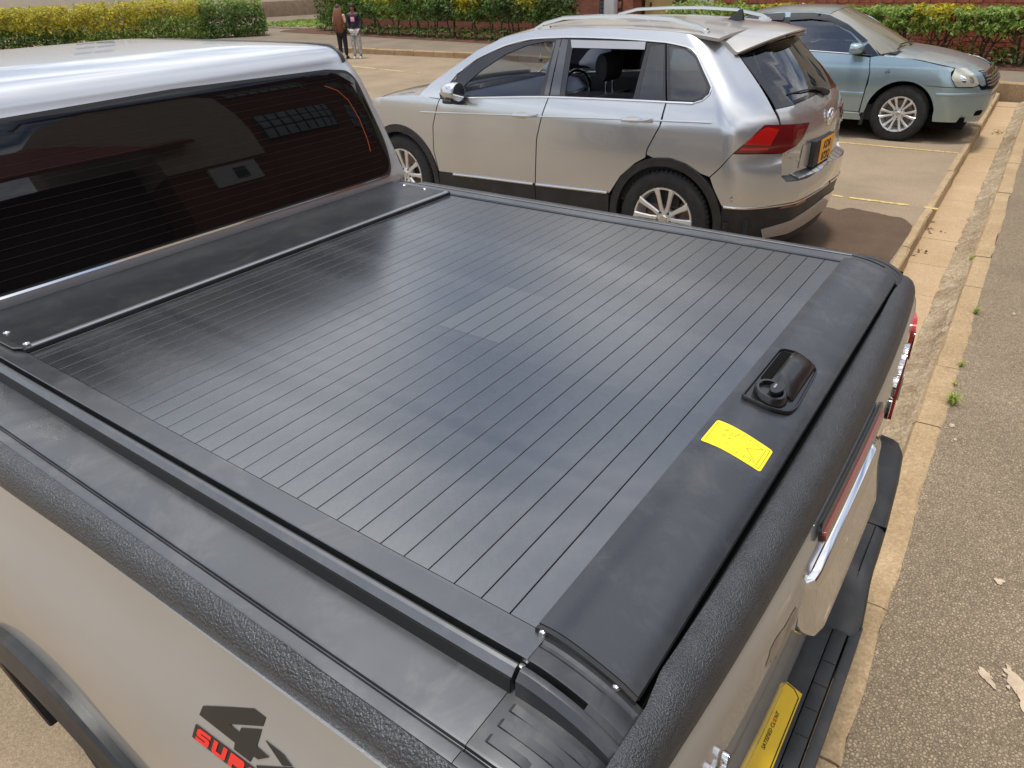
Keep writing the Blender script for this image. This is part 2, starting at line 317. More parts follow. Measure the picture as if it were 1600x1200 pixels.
def rnd(poly, r, n=4):
    """round the corners of a polygon; r a number or one per corner"""
    o = []; m = len(poly)
    for i in range(m):
        p = Vector(poly[i]); a = Vector(poly[i-1])-p; b = Vector(poly[(i+1) % m])-p; rr = r[i] if isinstance(r, (list, tuple)) else r
        rr = min(rr, a.length*.45, b.length*.45)
        if rr <= 1e-6: o.append(tuple(p)); continue
        A = p+a.normalized()*rr; B = p+b.normalized()*rr
        for k in range(n+1):
            t = k/n; q = A*(1-t)**2+p*2*t*(1-t)+B*t*t; o.append((q.x, q.y))
    return o
def panel(name, loops, fmap, mat, parent=None, step=.06, off=0, thick=.012, flip=False, mir=False, conv=None, cen=0):
    """a curved sheet: a polygon with holes in the parameters of a surface, meshed on that surface, with its own edge thickness"""
    if not isinstance(loops[0], list): loops = [loops]
    loops = [dense(l, step*.6) for l in loops]
    if conv: loops = [[conv(*p) for p in l] for l in loops]
    V2 = []; E = []
    for l in loops:
        n = len(V2); V2 += [Vector(p) for p in l]; E += [(n+i, n+(i+1) % len(l)) for i in range(len(l))]
    nb = len(V2); xs = [p.x for p in V2]; ys = [p.y for p in V2]; x0, x1, y0, y1 = min(xs), max(xs), min(ys), max(ys)
    bd = [(p.x, p.y) for p in V2]; lim = (.45*step)**2
    i = 0
    while x0+i*step < x1:
        j = 0
        while y0+j*step < y1:
            q = (x0+(i+.5)*step, y0+(j+.5)*step); j += 1
            if inpoly(q, loops[0]) and not any(inpoly(q, h) for h in loops[1:]) and all((q[0]-a)**2+(q[1]-b)**2 > lim for a, b in bd): V2.append(Vector(q))
        i += 1
    r = delaunay_2d_cdt(V2, E, [], 0, 1e-7); P2 = [(p.x, p.y) for p in r[0]]; T = []
    for f in r[2]:
        c = (sum(P2[k][0] for k in f)/3, sum(P2[k][1] for k in f)/3)
        if inpoly(c, loops[0]) and not any(inpoly(c, h) for h in loops[1:]): T.append(tuple(f))
    V = []; Nr = []; h = 1e-3
    for u, v in P2:
        a = Vector(fmap(u+h, v))-Vector(fmap(u-h, v)); b = Vector(fmap(u, v+h))-Vector(fmap(u, v-h)); n = a.cross(b)
        n = n.normalized() if n.length > 1e-12 else Vector((0, 0, 1))
        if flip: n = -n
        V.append(Vector(fmap(u, v))+n*off); Nr.append(n)
    FF = []
    for f in T:
        a, b, c = [V[k] for k in f]
        if (b-a).cross(c-a).dot(Nr[f[0]]+Nr[f[1]]+Nr[f[2]]) < 0: f = (f[0], f[2], f[1])
        FF.append(f)
    LN = [Nr[k] for f in FF for k in f]
    if thick:
        cnt = {}
        for f in FF:
            for a, b in ((f[0], f[1]), (f[1], f[2]), (f[2], f[0])):
                kk = (min(a, b), max(a, b)); cnt[kk] = None if kk in cnt else (a, b)
        be = [e for e in cnt.values() if e]; fns = [(V[b]-V[a]).cross(Nr[a]).normalized() for a, b in be]; at = {}
        for (a, b), q in zip(be, fns): at.setdefault(a, []).append(q); at.setdefault(b, []).append(q)
        def vn(k, q):
            s_ = Vector((0, 0, 0))
            for w in at[k]:
                if w.dot(q) > .75: s_ += w
            return s_.normalized()
        for (a, b), q in zip(be, fns):
            n = len(V); V += [V[a], V[b], V[b]-Nr[b]*thick, V[a]-Nr[a]*thick]; FF.append((n+1, n, n+3, n+2)); na, nb_ = vn(a, q), vn(b, q); LN += [nb_, na, na, nb_]
    if mir:
        V = [Vector((v.x, 2*cen-v.y, v.z)) for v in V]; k = 0; L2 = []; F2 = []
        for f in FF:
            ln = LN[k:k+len(f)]; k += len(f); F2.append(tuple(reversed(f))); L2 += [Vector((q.x, -q.y, q.z)) for q in reversed(ln)]
        FF, LN = F2, L2
    me = bpy.data.meshes.new(name); me.from_pydata([tuple(v) for v in V], [], FF); me.materials.append(MATS[mat]); me.shade_smooth()
    if len(me.loops) == len(LN): me.normals_split_custom_set([tuple(n) for n in LN])
    return link(name, me, parent)
def strip(name, path, fmap, mat, parent, w=.006, off=.004, mir=False, cen=0, h=None):
    """a thin moulding that follows a line on a surface (path in surface parameters)"""
    P = []
    for a, b in zip(path, path[1:]):
        k = max(1, int(hypot(b[0]-a[0], b[1]-a[1])/.04)); P += [(a[0]+(b[0]-a[0])*i/k, a[1]+(b[1]-a[1])*i/k) for i in range(k)]
    P.append(path[-1]); h_ = 1e-3; rings = []
    pts = [Vector(fmap(*p)) for p in P]
    for i, (u, v) in enumerate(P):
        n = (Vector(fmap(u+h_, v))-Vector(fmap(u-h_, v))).cross(Vector(fmap(u, v+h_))-Vector(fmap(u, v-h_))).normalized()
        d = (pts[min(i+1, len(P)-1)]-pts[max(i-1, 0)]).normalized(); s = n.cross(d).normalized()
        rings.append([pts[i]+s*w/2-n*.004, pts[i]+s*w/2+n*off*.6, pts[i]+s*w*.2+n*off, pts[i]-s*w*.2+n*off, pts[i]-s*w/2+n*off*.6, pts[i]-s*w/2-n*.004])
    if mir: rings = [[Vector((q.x, 2*cen-q.y, q.z)) for q in r] for r in rings]
    return MB().loft(rings).build(name, mat, parent, ang=50)
def text(name, s, size, mat, M, parent=None, depth=.001, shear=0, space=1.0, align='LEFT', bold=0, sx=1.0):
    """lettering converted to a mesh; M places its x-y plane"""
    cu = bpy.data.curves.new(name, 'FONT'); cu.body = s; cu.size = size; cu.extrude = depth; cu.shear = shear; cu.space_character = space; cu.align_x = align; cu.offset = bold; cu.resolution_u = 3
    o = bpy.data.objects.new('tmp_text', cu); COL.objects.link(o); dg = bpy.context.evaluated_depsgraph_get(); me = bpy.data.meshes.new_from_object(o.evaluated_get(dg)); bpy.data.objects.remove(o)
    me.transform(M @ Matrix.Diagonal((sx, 1, 1, 1))); me.name = name; me.materials.clear(); me.materials.append(MATS[mat]); return link(name, me, parent)
def frame(origin, xdir, ydir):
    x = Vector(xdir).normalized(); z = x.cross(Vector(ydir)).normalized(); y = z.cross(x); m_ = Matrix((x, y, z)).transposed().to_4x4(); m_.translation = Vector(origin); return m_
def copy_tree(o, parent=None):
    c = o.copy(); COL.objects.link(c); c.parent = parent
    for ch in list(o.children): copy_tree(ch, c)
    return c
def arc(cx, cz, r, a0, a1, n=14): return [(cx+r*cos(radians(a0+(a1-a0)*i/n)), cz+r*sin(radians(a0+(a1-a0)*i/n))) for i in range(n+1)]

def make_wheel(name, parent, c, R, rimr, side, spokes, width=.225, twin=True, spoke_w=.030):
    """road wheel with its axis along y; side=-1 shows its face towards -y"""
    w = empty(name, c); w.parent = parent; s = side; hw = width/2
    prof = [(rimr+.004, -hw*.86), (rimr+.012, -hw*.98), (rimr+.03, -hw), (R-.045, -hw*1.02), (R-.02, -hw*.95), (R-.006, -hw*.80), (R-.001, -hw*.55), (R, 0), (R-.001, hw*.55), (R-.006, hw*.8), (R-.02, hw*.95), (R-.045, hw*1.02), (rimr+.02, hw)]
    mb = MB().lathe(prof, (0, 0, 0), 'y', 64)
    for k in range(60):     # shoulder tread blocks
        a = 2*pi*k/60; da = 2*pi/60*.30
        for sg in (-1, 1):
            q = []
            for rr, hh in ((R-.012, hw*.90), (R+.003, hw*.78), (R+.003, hw*.28), (R-.012, hw*.24)):
                for aa in (a-da, a+da): q.append((rr*cos(aa), sg*hh, rr*sin(aa)))
            mb.add(q, [(0, 1, 3, 2), (2, 3, 5, 4), (4, 5, 7, 6), (0, 2, 4, 6), (1, 7, 5, 3)])
    mb.build('tyre', 'rubber', w, ang=40)
    rp_ = [(rimr+.008, s*hw*.90), (rimr+.004, s*hw*.99), (rimr-.008, s*hw*.96), (rimr-.014, s*hw*.80), (rimr-.035, s*hw*.1), (rimr-.05, -s*hw*.5)]
    MB().lathe(rp_, (0, 0, 0), 'y', 56).build('rim', 'alloy', w)
    MB().lathe([(.02, s*hw*.05), (rimr-.045, s*hw*.0)], (0, 0, 0), 'y', 32).build('brake_disc', 'brake_metal', w)
    MB().lathe([(rimr-.03, -s*hw*.28), (.01, -s*hw*.30)], (0, 0, 0), 'y', 32).build('wheel_back', 'void', w)
    sp = MB(); n = spokes; yf = s*hw*.86
    for k in range(n):
        a = 2*pi*k/n+pi/2
        for d in ((-1, 1) if twin else (0,)):
            ring = []
            for rr, off, ww, yy in ((.055, .018, spoke_w*.62, .70), (rimr*.45, .032, spoke_w*.55, .76), (rimr*.75, .048, spoke_w*.62, .88), (rimr-.006, .062, spoke_w*.85, .97)):
                off = off*d if twin else 0
                ca, sa = cos(a), sin(a); pts = []
                for t, dep in ((-1, 0), (-.6, .9), (.6, .9), (1, 0), (.8, -1.6), (-.8, -1.6)):
                    o2 = off+t*ww/2; yv = s*hw*yy+s*dep*.008
                    pts.append((rr*ca-o2*sa, yv, rr*sa+o2*ca))
                ring.append(pts)
            sp.loft(ring)
    sp.lathe([(0, yf*.88), (.035, yf*.88), (.06, yf*.80), (.072, yf*.62), (.07, yf*.3)], (0, 0, 0), 'y', 24)
    sp.build('spokes', 'alloy', w, ang=30)
    MB().lathe([(0, yf*.96), (.024, yf*.95), (.030, yf*.89), (.030, yf*.8)], (0, 0, 0), 'y', 20).build('centre_cap', 'satin', w)
    nuts = MB()
    for k in range(5):
        a = 2*pi*k/5+pi/2+pi/5; nuts.lathe([(0, yf*.90), (.008, yf*.90), (.0095, yf*.8), (.0095, yf*.6)], (.052*cos(a), 0, .052*sin(a)), 'y', 8)
    nuts.build('wheel_nuts', 'alloy_dark', w)
    return w
# ------------------------------------------------------------------ the ground
def sk(x, y): return x-.0133*(y-5.3)       # the kerb line runs slightly askew to the parked cars
def sheet(name, pts, z, mat, sub=0):
    mb = MB(); mb.add([(x, y, z) for x, y in pts], [tuple(range(len(pts)))]); o = mb.build(name, mat, smooth=False); return struct(o)
sheet('ground', [(-400, -400), (400, -400), (400, 400), (-400, 400)], -.30, 'pavement_mat')
FARK = [(-60, 17.9), (-24, 16.35), (-16, 15.97), (-11.3, 15.76), (-6, 15.15), (0, 14.42), (1.3, 14.15), (9, 13.2), (40, 9.5)]
def fark(x):
    for (a, b), (c, d) in zip(FARK, FARK[1:]):
        if x <= c: return b+(d-b)*(x-a)/(c-a)
    return FARK[-1][1]
sheet('parking_lot', [(-60, -30), (sk(.937, -30), -30), (sk(.937, 14.2), 14.22)]+[(x, y+.01) for x, y in reversed(FARK[:6])], 0, 'parking')
sheet('road', [(sk(1.527, -30), -30), (40, -30), (40, 9.5), (9, 13.2), (sk(1.527, 14.05), 14.12)], 0, 'road')
# parking bay lines, worn and ragged
def bay_line(name, a, b, w):
    a = Vector(a); b = Vector(b); d = (b-a).normalized(); n = Vector((-d.y, d.x)); Ln = (b-a).length; mb = MB(); t = 0
    while t < Ln:
        s = random.uniform(.04, .16)
        if random.random() < .86:
            q = []
            k = 4
            for i in range(k+1):
                p = a+d*(t+s*i/k)+n*(w*.5*random.uniform(.55, 1.05)); q.append((p.x, p.y, .004))
            for i in range(k, -1, -1):
                p = a+d*(t+s*i/k)-n*(w*.5*random.uniform(.55, 1.05)); q.append((p.x, p.y, .004))
            mb.add(q, [tuple(range(len(q)))])
        t += s+random.uniform(-.002, .012)
    return struct(mb.build(name, 'line_paint', smooth=False))
for y in (11.66, 9.24, 6.80, 4.37): bay_line('bay_line', (-4.2, y+.06), (sk(.93, y), y-.02), .062)
bay_line('bay_line', (-17, 14.02), (-10.7, 12.83), .10)
# drain channel between the bays and the road
ch = link('drain_channel', bpy.data.meshes.new('drain_channel')); struct(ch)
me = ch.data; me.from_pydata([(sk(.93, -8), -8, -.16), (sk(1.53, -8), -8, -.16), (sk(1.53, 14.1), 14.1, -.16), (sk(.93, 14.1), 14.1, -.16)], [], [(0, 1, 2, 3)]); me.materials.append(MATS['soil'])
y = -7.0; i = 0
while y < 14.0:
    ln = .665; q = random.uniform(-.004, .004); x0, x1 = sk(.985, y), sk(1.275, y)
    MB().box(x0, x1, y+.003, min(y+ln-.003, 14.1), -.17, -.125+q).build('channel_slab', 'channel_mat', ch, bevel=.004, seg=1); y += ln
mb = MB(); rings = []; y = -7.0
while y < 14.05:
    r_ = random.Random(int(y*100)); ring = []
    for k, (xx, zz) in enumerate(((1.262, -.135), (1.272, -.118), (1.30, -.108), (1.335, -.090), (1.365, -.066), (1.395, -.035), (1.42, -.024), (1.42, -.18), (1.262, -.18))):
        j = .009 if 0 < k < 6 else .003
        ring.append((sk(xx+r_.uniform(-j, j), y), y, zz+r_.uniform(-j, j)))
    rings.append(ring); y += .085
mb.loft(rings).build('channel_haunch', 'rough_concrete', ch, ang=25)
def kerb(name): return struct(link(name, bpy.data.meshes.new(name)))
pk = kerb('parking_kerb'); y = -7.0; k = 0
while y < 14.0:
    ln = .90; e = min(y+ln-.006, 14.1); d = random.uniform(-.006, .006); z1 = .003+random.uniform(-.004, .006)
    b_ = MB(); cut = random.uniform(0, .02)
    b_.loft([[(sk(.928, yy)+d, yy, -.2), (sk(.928, yy)+d, yy, z1), (sk(.980, yy)+d+(cut if i in (0, 5) else 0)*-1, yy, z1), (sk(.992, yy)+d-random.uniform(0, .006), yy, z1-.014), (sk(.997, yy)+d, yy, -.2)] for i, yy in enumerate([y+(e-y)*t/5 for t in range(6)])])
    b_.build('kerb_stone', 'concrete', pk, ang=30); y += ln; k += 1
rk = kerb('road_kerb'); y = -7.004
while y < 14.0:
    ln = .665; e = min(y+ln-.005, 14.1); z1 = .004+random.uniform(-.003, .005); d = random.uniform(-.004, .004)
    b_ = MB(); b_.loft([[(sk(1.408, yy)+d, yy, -.2), (sk(1.410, yy)+d+random.uniform(-.003, .003), yy, z1-.022), (sk(1.424, yy)+d+random.uniform(-.004, .004), yy, z1-.003), (sk(1.518, yy)+d+random.uniform(-.006, .006), yy, z1), (sk(1.532, yy)+d+random.uniform(-.006, .006), yy, z1-.006), (sk(1.533, yy)+d, yy, -.2)] for yy in [y+(e-y)*t/7 for t in range(8)]])
    b_.build('kerb_stone', 'concrete', rk, ang=30); y += ln
fk = kerb('far_kerb')
P = [Vector((x, y)) for x, y in FARK]
for a, b in zip(P[1:-1], P[2:-1]):
    d = b-a; L_ = d.length; n_ = max(1, round(L_/.78)); d /= L_; nn = Vector((-d.y, d.x))
    for i in range(n_):
        s0 = a+d*(L_*i/n_+.008); s1 = a+d*(L_*(i+1)/n_-.008); z1 = .15+random.uniform(-.006, .006); ring = []
        for q in (s0, s1): ring.append([(q.x, q.y, -.2), (q.x, q.y, z1-.02), (q.x+nn.x*.02, q.y+nn.y*.02, z1), (q.x+nn.x*.13, q.y+nn.y*.13, z1), (q.x+nn.x*.13, q.y+nn.y*.13, -.2)])
        MB().loft(ring).build('kerb_stone', 'far_kerb', fk, ang=20)
def hline(x): return 16.45-.175*(x-1) if x > -14 else 19.075-.20*(x+14)
sheet('pavement', [(x, y+.12) for x, y in FARK]+[(40, 12), (10, hline(10)), (1, hline(1)), (-14, hline(-14)), (-30, 24), (-60, 30)], .14, 'pavement_mat')
so = MB(); xs = [12, 6, 1, -4, -9, -14, -20, -26]
so.add([(x, hline(x)-.55, .146) for x in xs]+[(x, hline(x)-.25, .19) for x in xs]+[(x, hline(x)+1.6, .17) for x in xs], [(i, i+1, len(xs)+i+1, len(xs)+i) for i in range(len(xs)-1)]+[(len(xs)+i, len(xs)+i+1, 2*len(xs)+i+1, 2*len(xs)+i) for i in range(len(xs)-1)])
struct(so.build('flower_bed', 'soil'))
sheet('lawn', [(-60, 60), (-22, 60), (-20.5, 24.5), (-22.5, 22.0), (-26.5, 22.5), (-60, 26)], .16, 'pavement_mat')

# ------------------------------------------------------------------ plants
def leaves(n, rx, ry, z0, z1, size, rng, box_=.75, bias=.45, holes=0.0, lump=.12):
    V = []; F = []; k = 0; ph = [rng.uniform(0, 6.28) for _ in range(8)]
    tries = 0
    while k < n and tries < n*6:
        tries += 1
        x, y, z = rng.uniform(-1, 1), rng.uniform(-1, 1), rng.uniform(-1, 1)
        e = 2.2+6*box_; d = (abs(x)**e+abs(y)**e+abs(z)**e)**(1/e)
        lim = 1+lump*(sin(5*x+ph[0])*cos(4*z+ph[1])+.6*sin(9*z+ph[2]+4*y)+.5*sin(11*x+ph[3]+3*y))
        if rng.random() < .035: lim += .22
        if d > lim: continue
        if d < rng.random()*bias+.25*bias and rng.random() < .8: continue
        if holes and sin(6*x+ph[4])+sin(7*z+ph[5])+sin(5*y+ph[6]) > 1.9-holes*2: continue
        if holes and z < -.1 and rng.random() < holes*(-z)*1.6: continue
        c = Vector((x*rx, y*ry, z0+(z+1)/2*(z1-z0))); nrm = Vector((x*.8+rng.uniform(-.9, .9), y*.8+rng.uniform(-.9, .9), .5+z*.5+rng.uniform(-.5, .9))).normalized()
        a = nrm.orthogonal().normalized(); a.rotate(Matrix.Rotation(rng.uniform(0, 6.28), 3, nrm)); b = nrm.cross(a); s = size*(.45+1.15*rng.random()**1.6)
        i = len(V); V += [c-a*s, c-b*s*.42+nrm*s*.12, c+a*s, c+b*s*.42+nrm*s*.12]; F.append((i, i+1, i+2, i+3)); k += 1
    return V, F
def shrub(name, label, loc, rx, ry, z0, z1, mat, n, seed, trunks=3, topmat=None, top=.0, size=.045, group=None, cat='shrub', holes=.15, box_=.5, rz=0, lump=.14, skirt=None):
    rng = random.Random(seed); root = empty(name, loc, rz); tag(root, label, cat, group)
    tr = MB()
    for i in range(trunks):
        bx, by = rng.uniform(-.6, .6)*rx*.5, rng.uniform(-.5, .5)*ry*.5; P = [(bx, by, -.06)]; m_ = 5; lean = (rng.uniform(-.5, .5)*rx, rng.uniform(-.4, .4)*ry)
        for j in range(1, m_+1): P.append((bx+lean[0]*(j/m_)+rng.uniform(-.03, .03), by+lean[1]*(j/m_)+rng.uniform(-.03, .03), (z0+(z1-z0)*.75)*j/m_))
        tr.tube(P, [.026*(1-.15*j) for j in range(len(P))], 6)
        for q in range(5):
            b0 = Vector(P[rng.randint(2, m_-1)]); e = b0+Vector((rng.uniform(-.7, .7)*rx, rng.uniform(-.7, .7)*ry, rng.uniform(.1, .35))); tr.tube([b0, (b0+e)/2+Vector((0, 0, .03)), e], [.012, .009, .004], 5)
    tr.build('trunk', 'bark', root)
    V, F = leaves(n, rx, ry, z0, z1, size, rng, box_=box_, holes=holes, lump=lump)
    if topmat:
        zt = z0+(z1-z0)*top; F1 = []; F2 = []
        for f in F: (F2 if V[f[0]].z+rng.uniform(-.14, .14) > zt else F1).append(f)
        for FF, mm_ in ((F1, mat), (F2, topmat)):
            used = [i for f in FF for i in f]; mb = MB(); mb.V = [tuple(V[i]) for i in used]; mb.F = [(4*i, 4*i+1, 4*i+2, 4*i+3) for i in range(len(FF))]
            me = bpy.data.meshes.new('crown'); me.from_pydata(mb.V, [], mb.F); me.materials.append(MATS[mm_]); link('crown', me, root)
    else:
        me = bpy.data.meshes.new('crown'); me.from_pydata([tuple(v) for v in V], [], F); me.materials.append(MATS[mat]); link('crown', me, root)
    if skirt:
        V, F = leaves(int(n*.09), rx*1.05, ry*1.2, 0, .34, size, rng, box_=.3, holes=.5, lump=.3); me = bpy.data.meshes.new('undergrowth'); me.from_pydata([tuple(v) for v in V], [], F); me.materials.append(MATS[skirt]); link('undergrowth', me, root)
    return root
# middle hedge of single shrubs along the pavement
mid = [(-21.6, 'leaf_green', 'leaf_yellow', .72, 'dark green shrub at the end of the row behind the two girls'), (-20.5, 'leaf_green', None, 0, 'dense dark green shrub right behind the two girls'),
       (-19.4, 'leaf_green', 'leaf_light', .6, 'green shrub just right of the two girls with lighter tips'), (-18.3, 'leaf_light', 'leaf_yellow', .62, 'shrub with a yellow crown second to the right of the girls'),
       (-17.2, 'leaf_green', 'leaf_light', .75, 'green shrub third to the right of the girls'), (-16.1, 'leaf_green', 'leaf_light', .7, 'green shrub with a slim forked stem above the far kerb'),
       (-15.1, 'leaf_dark', 'leaf_green', .55, 'dark shrub with a bare lower stem left of the bright yellow one'), (-14.1, 'leaf_green', 'leaf_yellow', .35, 'shrub with the brightest yellow top above the silver car mirror side'),
       (-13.1, 'leaf_green', 'leaf_light', .8, 'green shrub right of the bright yellow one'), (-12.15, 'leaf_dark', 'leaf_green', .6, 'dark green shrub above the roof rail of the silver car'),
       (-11.3, 'leaf_green', 'leaf_yellow', .45, 'yellow green shrub near the white pillar'), (-10.5, 'leaf_green', 'leaf_dark', .5, 'green shrub last before the white pillar')]
for i, (x, m1, m2, tp, lb) in enumerate(mid):
    shrub('hedge_shrub', lb, (x, hline(x)+.1, .17), .60, .46, .50, 1.42+.1*sin(i*2.1), m1, 2900, 100+i, 3, m2, tp, .05, 'shrubs along the far pavement', holes=.40, skirt='leaf_green')
# clipped hedge on the right in front of the brick wall
rt = [(-4.6, 'leaf_light'), (-3.75, 'leaf_yellow'), (-2.9, 'leaf_light'), (-2.1, 'leaf_light'), (-1.3, 'leaf_light'), (-.55, 'leaf_yellow'), (.2, 'leaf_light'), (.95, 'leaf_light'), (1.75, 'leaf_light'), (2.6, 'leaf_yellow')]
rl = ['light green hedge plant behind the blue car roof', 'yellow tipped hedge plant behind the top of the blue car windscreen', 'green hedge plant above the blue car windscreen', 'green hedge plant above the blue car wiper', 'green hedge plant above the rear of the blue bonnet',
      'golden hedge plant above the blue car bonnet', 'light green hedge plant above the blue car headlamp', 'loose light green hedge plant above the end of the drain channel', 'light green hedge plant at the right edge of the picture', 'yellow green hedge plant just past the right edge']
for i, (x, m2) in enumerate(rt):
    shrub('clipped_hedge', rl[i], (x, hline(x)+.05, .16), .50, .44, .46, 1.0+.03*sin(i*1.7), 'leaf_light', 2700, 200+i, 5, m2, .55, .042, 'clipped hedge before the brick wall', 'hedge', holes=.62, box_=.75, lump=.16, skirt='leaf_green')
shrub('round_bush', 'round light green bush between the stair entrance and the blue car roof', (-6.0, 18.1, .16), .95, .7, .05, 1.08, 'leaf_light', 5200, 301, 3, None, 0, .045, None, 'bush', holes=.05, box_=.25)
# long hedge on the left behind the truck cab
lh = [((-34.0, 7.6), 'leaf_dark', None, 0, 'grey green hedge section at the left edge above the truck roof'), ((-32.6, 9.6), 'leaf_dark', 'leaf_light', .7, 'grey green hedge section beside the first yellow one'), ((-31.2, 11.5), 'leaf_green', 'leaf_yellow', .5, 'golden hedge section above the left of the truck roof'),
      ((-29.9, 13.3), 'leaf_green', 'leaf_yellow', .38, 'long golden hedge section above the middle of the truck roof'), ((-28.5, 15.1), 'leaf_light', 'leaf_yellow', .35, 'golden hedge section above the truck rear window'), ((-27.1, 16.9), 'leaf_light', 'leaf_yellow', .6, 'yellow green hedge section left of the dark green end'), ((-25.7, 18.6), 'leaf_green', 'leaf_light', .75, 'dark green end of the long hedge by the path opening')]
for i, ((x, y), m1, m2, tp, lb) in enumerate(lh):
    shrub('long_hedge', lb, (x, y, .12), 1.22, .75, .02, 1.28+.03*i, m1, 6500, 400+i, 2, m2, tp, .06, 'sections of the long hedge', 'hedge', holes=.04, box_=.85, rz=radians(52.5), lump=.10)
shrub('path_shrub', 'green shrub on the far side of the path opening left of the girls', (-23.2, 21.6, .16), .75, .6, .05, 1.6, 'leaf_green', 4200, 480, 3, 'leaf_yellow', .8, .05, None, 'shrub', holes=.1)
# lawn seen through the opening
V, F = leaves(5000, 3.4, 2.2, 0, .12, .07, random.Random(5), box_=.9, bias=0); me = bpy.data.meshes.new('lawn_grass'); me.from_pydata([tuple(v) for v in V], [], F); me.materials.append(MATS['leaf_light'])
lg = link('lawn_grass', me); lg.location = (-27.8, 25.3, .16); tag(lg, 'patch of green grass seen through the hedge opening', 'grass'); stuff(lg)
# grass tufts in the joint between kerb and road
def tuft(loc, n, h, seed, label):
    rng = random.Random(seed); mb = MB()
    for _ in range(n):
        a = rng.uniform(0, 6.28); l = h*rng.uniform(.5, 1.1); sp = rng.uniform(.25, 1.0); w = .0022
        b0 = Vector((rng.uniform(-.012, .012), rng.uniform(-.014, .014), 0)); d = Vector((cos(a), sin(a), 0)); sd = Vector((-sin(a), cos(a), 0))*w
        p1 = b0+d*l*.35*sp+Vector((0, 0, l*.6)); p2 = b0+d*l*.95*sp+Vector((0, 0, l*(.95-.5*sp)))
        i = len(mb.V); mb.V += [tuple(q) for q in (b0-sd, b0+sd, p1+sd*.8, p1-sd*.8, p2)]; mb.F += [(i, i+1, i+2, i+3), (i+3, i+2, i+4)]
    me = bpy.data.meshes.new('grass_tuft'); me.from_pydata(mb.V, [], mb.F); me.materials.append(MATS['grass']); o = link('grass_tuft', me); o.location = loc; return tag(o, label, 'grass', 'grass tufts in the kerb joint')
tuft((sk(1.535, 3.25)+.01, 3.24, .0), 90, .085, 1, 'largest green grass tuft at the kerb edge beside the road')
tuft((sk(1.532, 4.5), 4.49, .0), 40, .06, 2, 'small yellowish grass tuft further along the kerb')
tuft((sk(1.532, 3.7), 3.69, .0), 26, .05, 3, 'thin grass tuft just beyond the largest one')
tuft((sk(1.405, 5.6), 5.62, -.03), 24, .05, 4, 'sprig of weed on the channel side of the kerb')
tuft((sk(1.535, 3.45), 3.46, 0), 14, .035, 6, 'tiny grass sprout between two tufts on the kerb')
# litter and stains on the road
rng = random.Random(11)
def blob_sheet(name, label, c, rx, ry, rot, z, mat, seed, cat):
    r_ = random.Random(seed); n = 26; pts = []
    for i in range(n):
        a = 2*pi*i/n; k = 1+.16*sin(2*a+seed)+.12*sin(5*a+2*seed)+r_.uniform(-.13, .13); x, y = rx*k*cos(a), ry*k*sin(a); pts.append((c[0]+x*cos(rot)-y*sin(rot), c[1]+x*sin(rot)+y*cos(rot), z))
    mb = MB(); mb.add([(c[0], c[1], z+.0008)]+pts, [(0, i+1, (i+1) % n+1) for i in range(n)]); o = mb.build(name, mat, smooth=False); tag(o, label, cat); return o
def splatter(label, pts, seed):
    r_ = random.Random(seed); mb = MB()
    for k, (cx, cy, rx, ry, rot) in enumerate(pts):
        n = 22; z = .0046+.0006*k; q = []
        for i in range(n):
            a = 2*pi*i/n; m_ = 1+.18*sin(3*a+k)+r_.uniform(-.2, .2); x, y = rx*m_*cos(a), ry*m_*sin(a); q.append((cx+x*cos(rot)-y*sin(rot), cy+x*sin(rot)+y*cos(rot), z))
        mb.add([(cx, cy, z+.0004)]+q, [(0, i+1, (i+1) % n+1) for i in range(n)])
    return tag(mb.build('plaster_stain', 'pale_stain', smooth=False), label, 'stain')
splatter('large pale plaster stain on the road at the right edge', [(1.975, 1.535, .022, .060, .5), (1.955, 1.575, .012, .03, .9), (1.99, 1.49, .016, .04, .3), (1.94, 1.60, .006, .014, .4), (2.01, 1.55, .008, .02, 1.2), (1.945, 1.52, .005, .008, 0), (1.93, 1.56, .004, .006, 1)], 3)
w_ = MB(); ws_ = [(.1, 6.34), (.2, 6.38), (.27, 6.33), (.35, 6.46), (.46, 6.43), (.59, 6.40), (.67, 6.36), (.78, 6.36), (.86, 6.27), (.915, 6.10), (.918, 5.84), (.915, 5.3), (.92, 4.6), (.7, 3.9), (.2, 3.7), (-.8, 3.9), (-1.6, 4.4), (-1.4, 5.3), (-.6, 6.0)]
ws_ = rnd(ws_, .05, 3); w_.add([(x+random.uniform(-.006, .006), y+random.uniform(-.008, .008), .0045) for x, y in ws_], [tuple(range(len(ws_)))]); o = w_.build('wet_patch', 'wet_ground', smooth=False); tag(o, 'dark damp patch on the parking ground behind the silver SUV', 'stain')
splatter('small pale round spot on the road at the right edge', [(1.880, 2.0, .013, .016, .2), (1.895, 2.01, .004, .006, .2)], 5)
splatter('pale splash above the larger plaster stain on the road', [(1.888, 1.525, .014, .034, .7), (1.872, 1.55, .005, .010, .6), (1.906, 1.50, .006, .014, .9), (1.90, 1.53, .003, .005, .3)], 8)
for i, (x, y, s, lb) in enumerate([(1.60, 3.02, .012, 'dark pebble beside the largest grass tuft'), (1.63, 2.9, .009, 'tiny stone on the road near the grass tuft'), (1.74, 4.6, .012, 'light chip of stone on the road'), (1.16, 4.7, .012, 'white pebble lying in the drain channel'), (1.93, 3.4, .010, 'small pale chip near the right edge of the road')]):
    V = []; mb = MB(); r_ = random.Random(i); rings = [[(x+s*q*cos(a)*r_.uniform(.8, 1.2), y+s*1.4*q*sin(a)*r_.uniform(.8, 1.2), (-.125 if x < 1.3 else 0)+s*h_) for a in [k*pi/4 for k in range(8)]] for q, h_ in ((.8, 0), (1, .3), (.6, .7))]
    o = mb.loft(rings).build('pebble', 'pebble'); tag(o, lb, 'pebble', 'pebbles on the road')
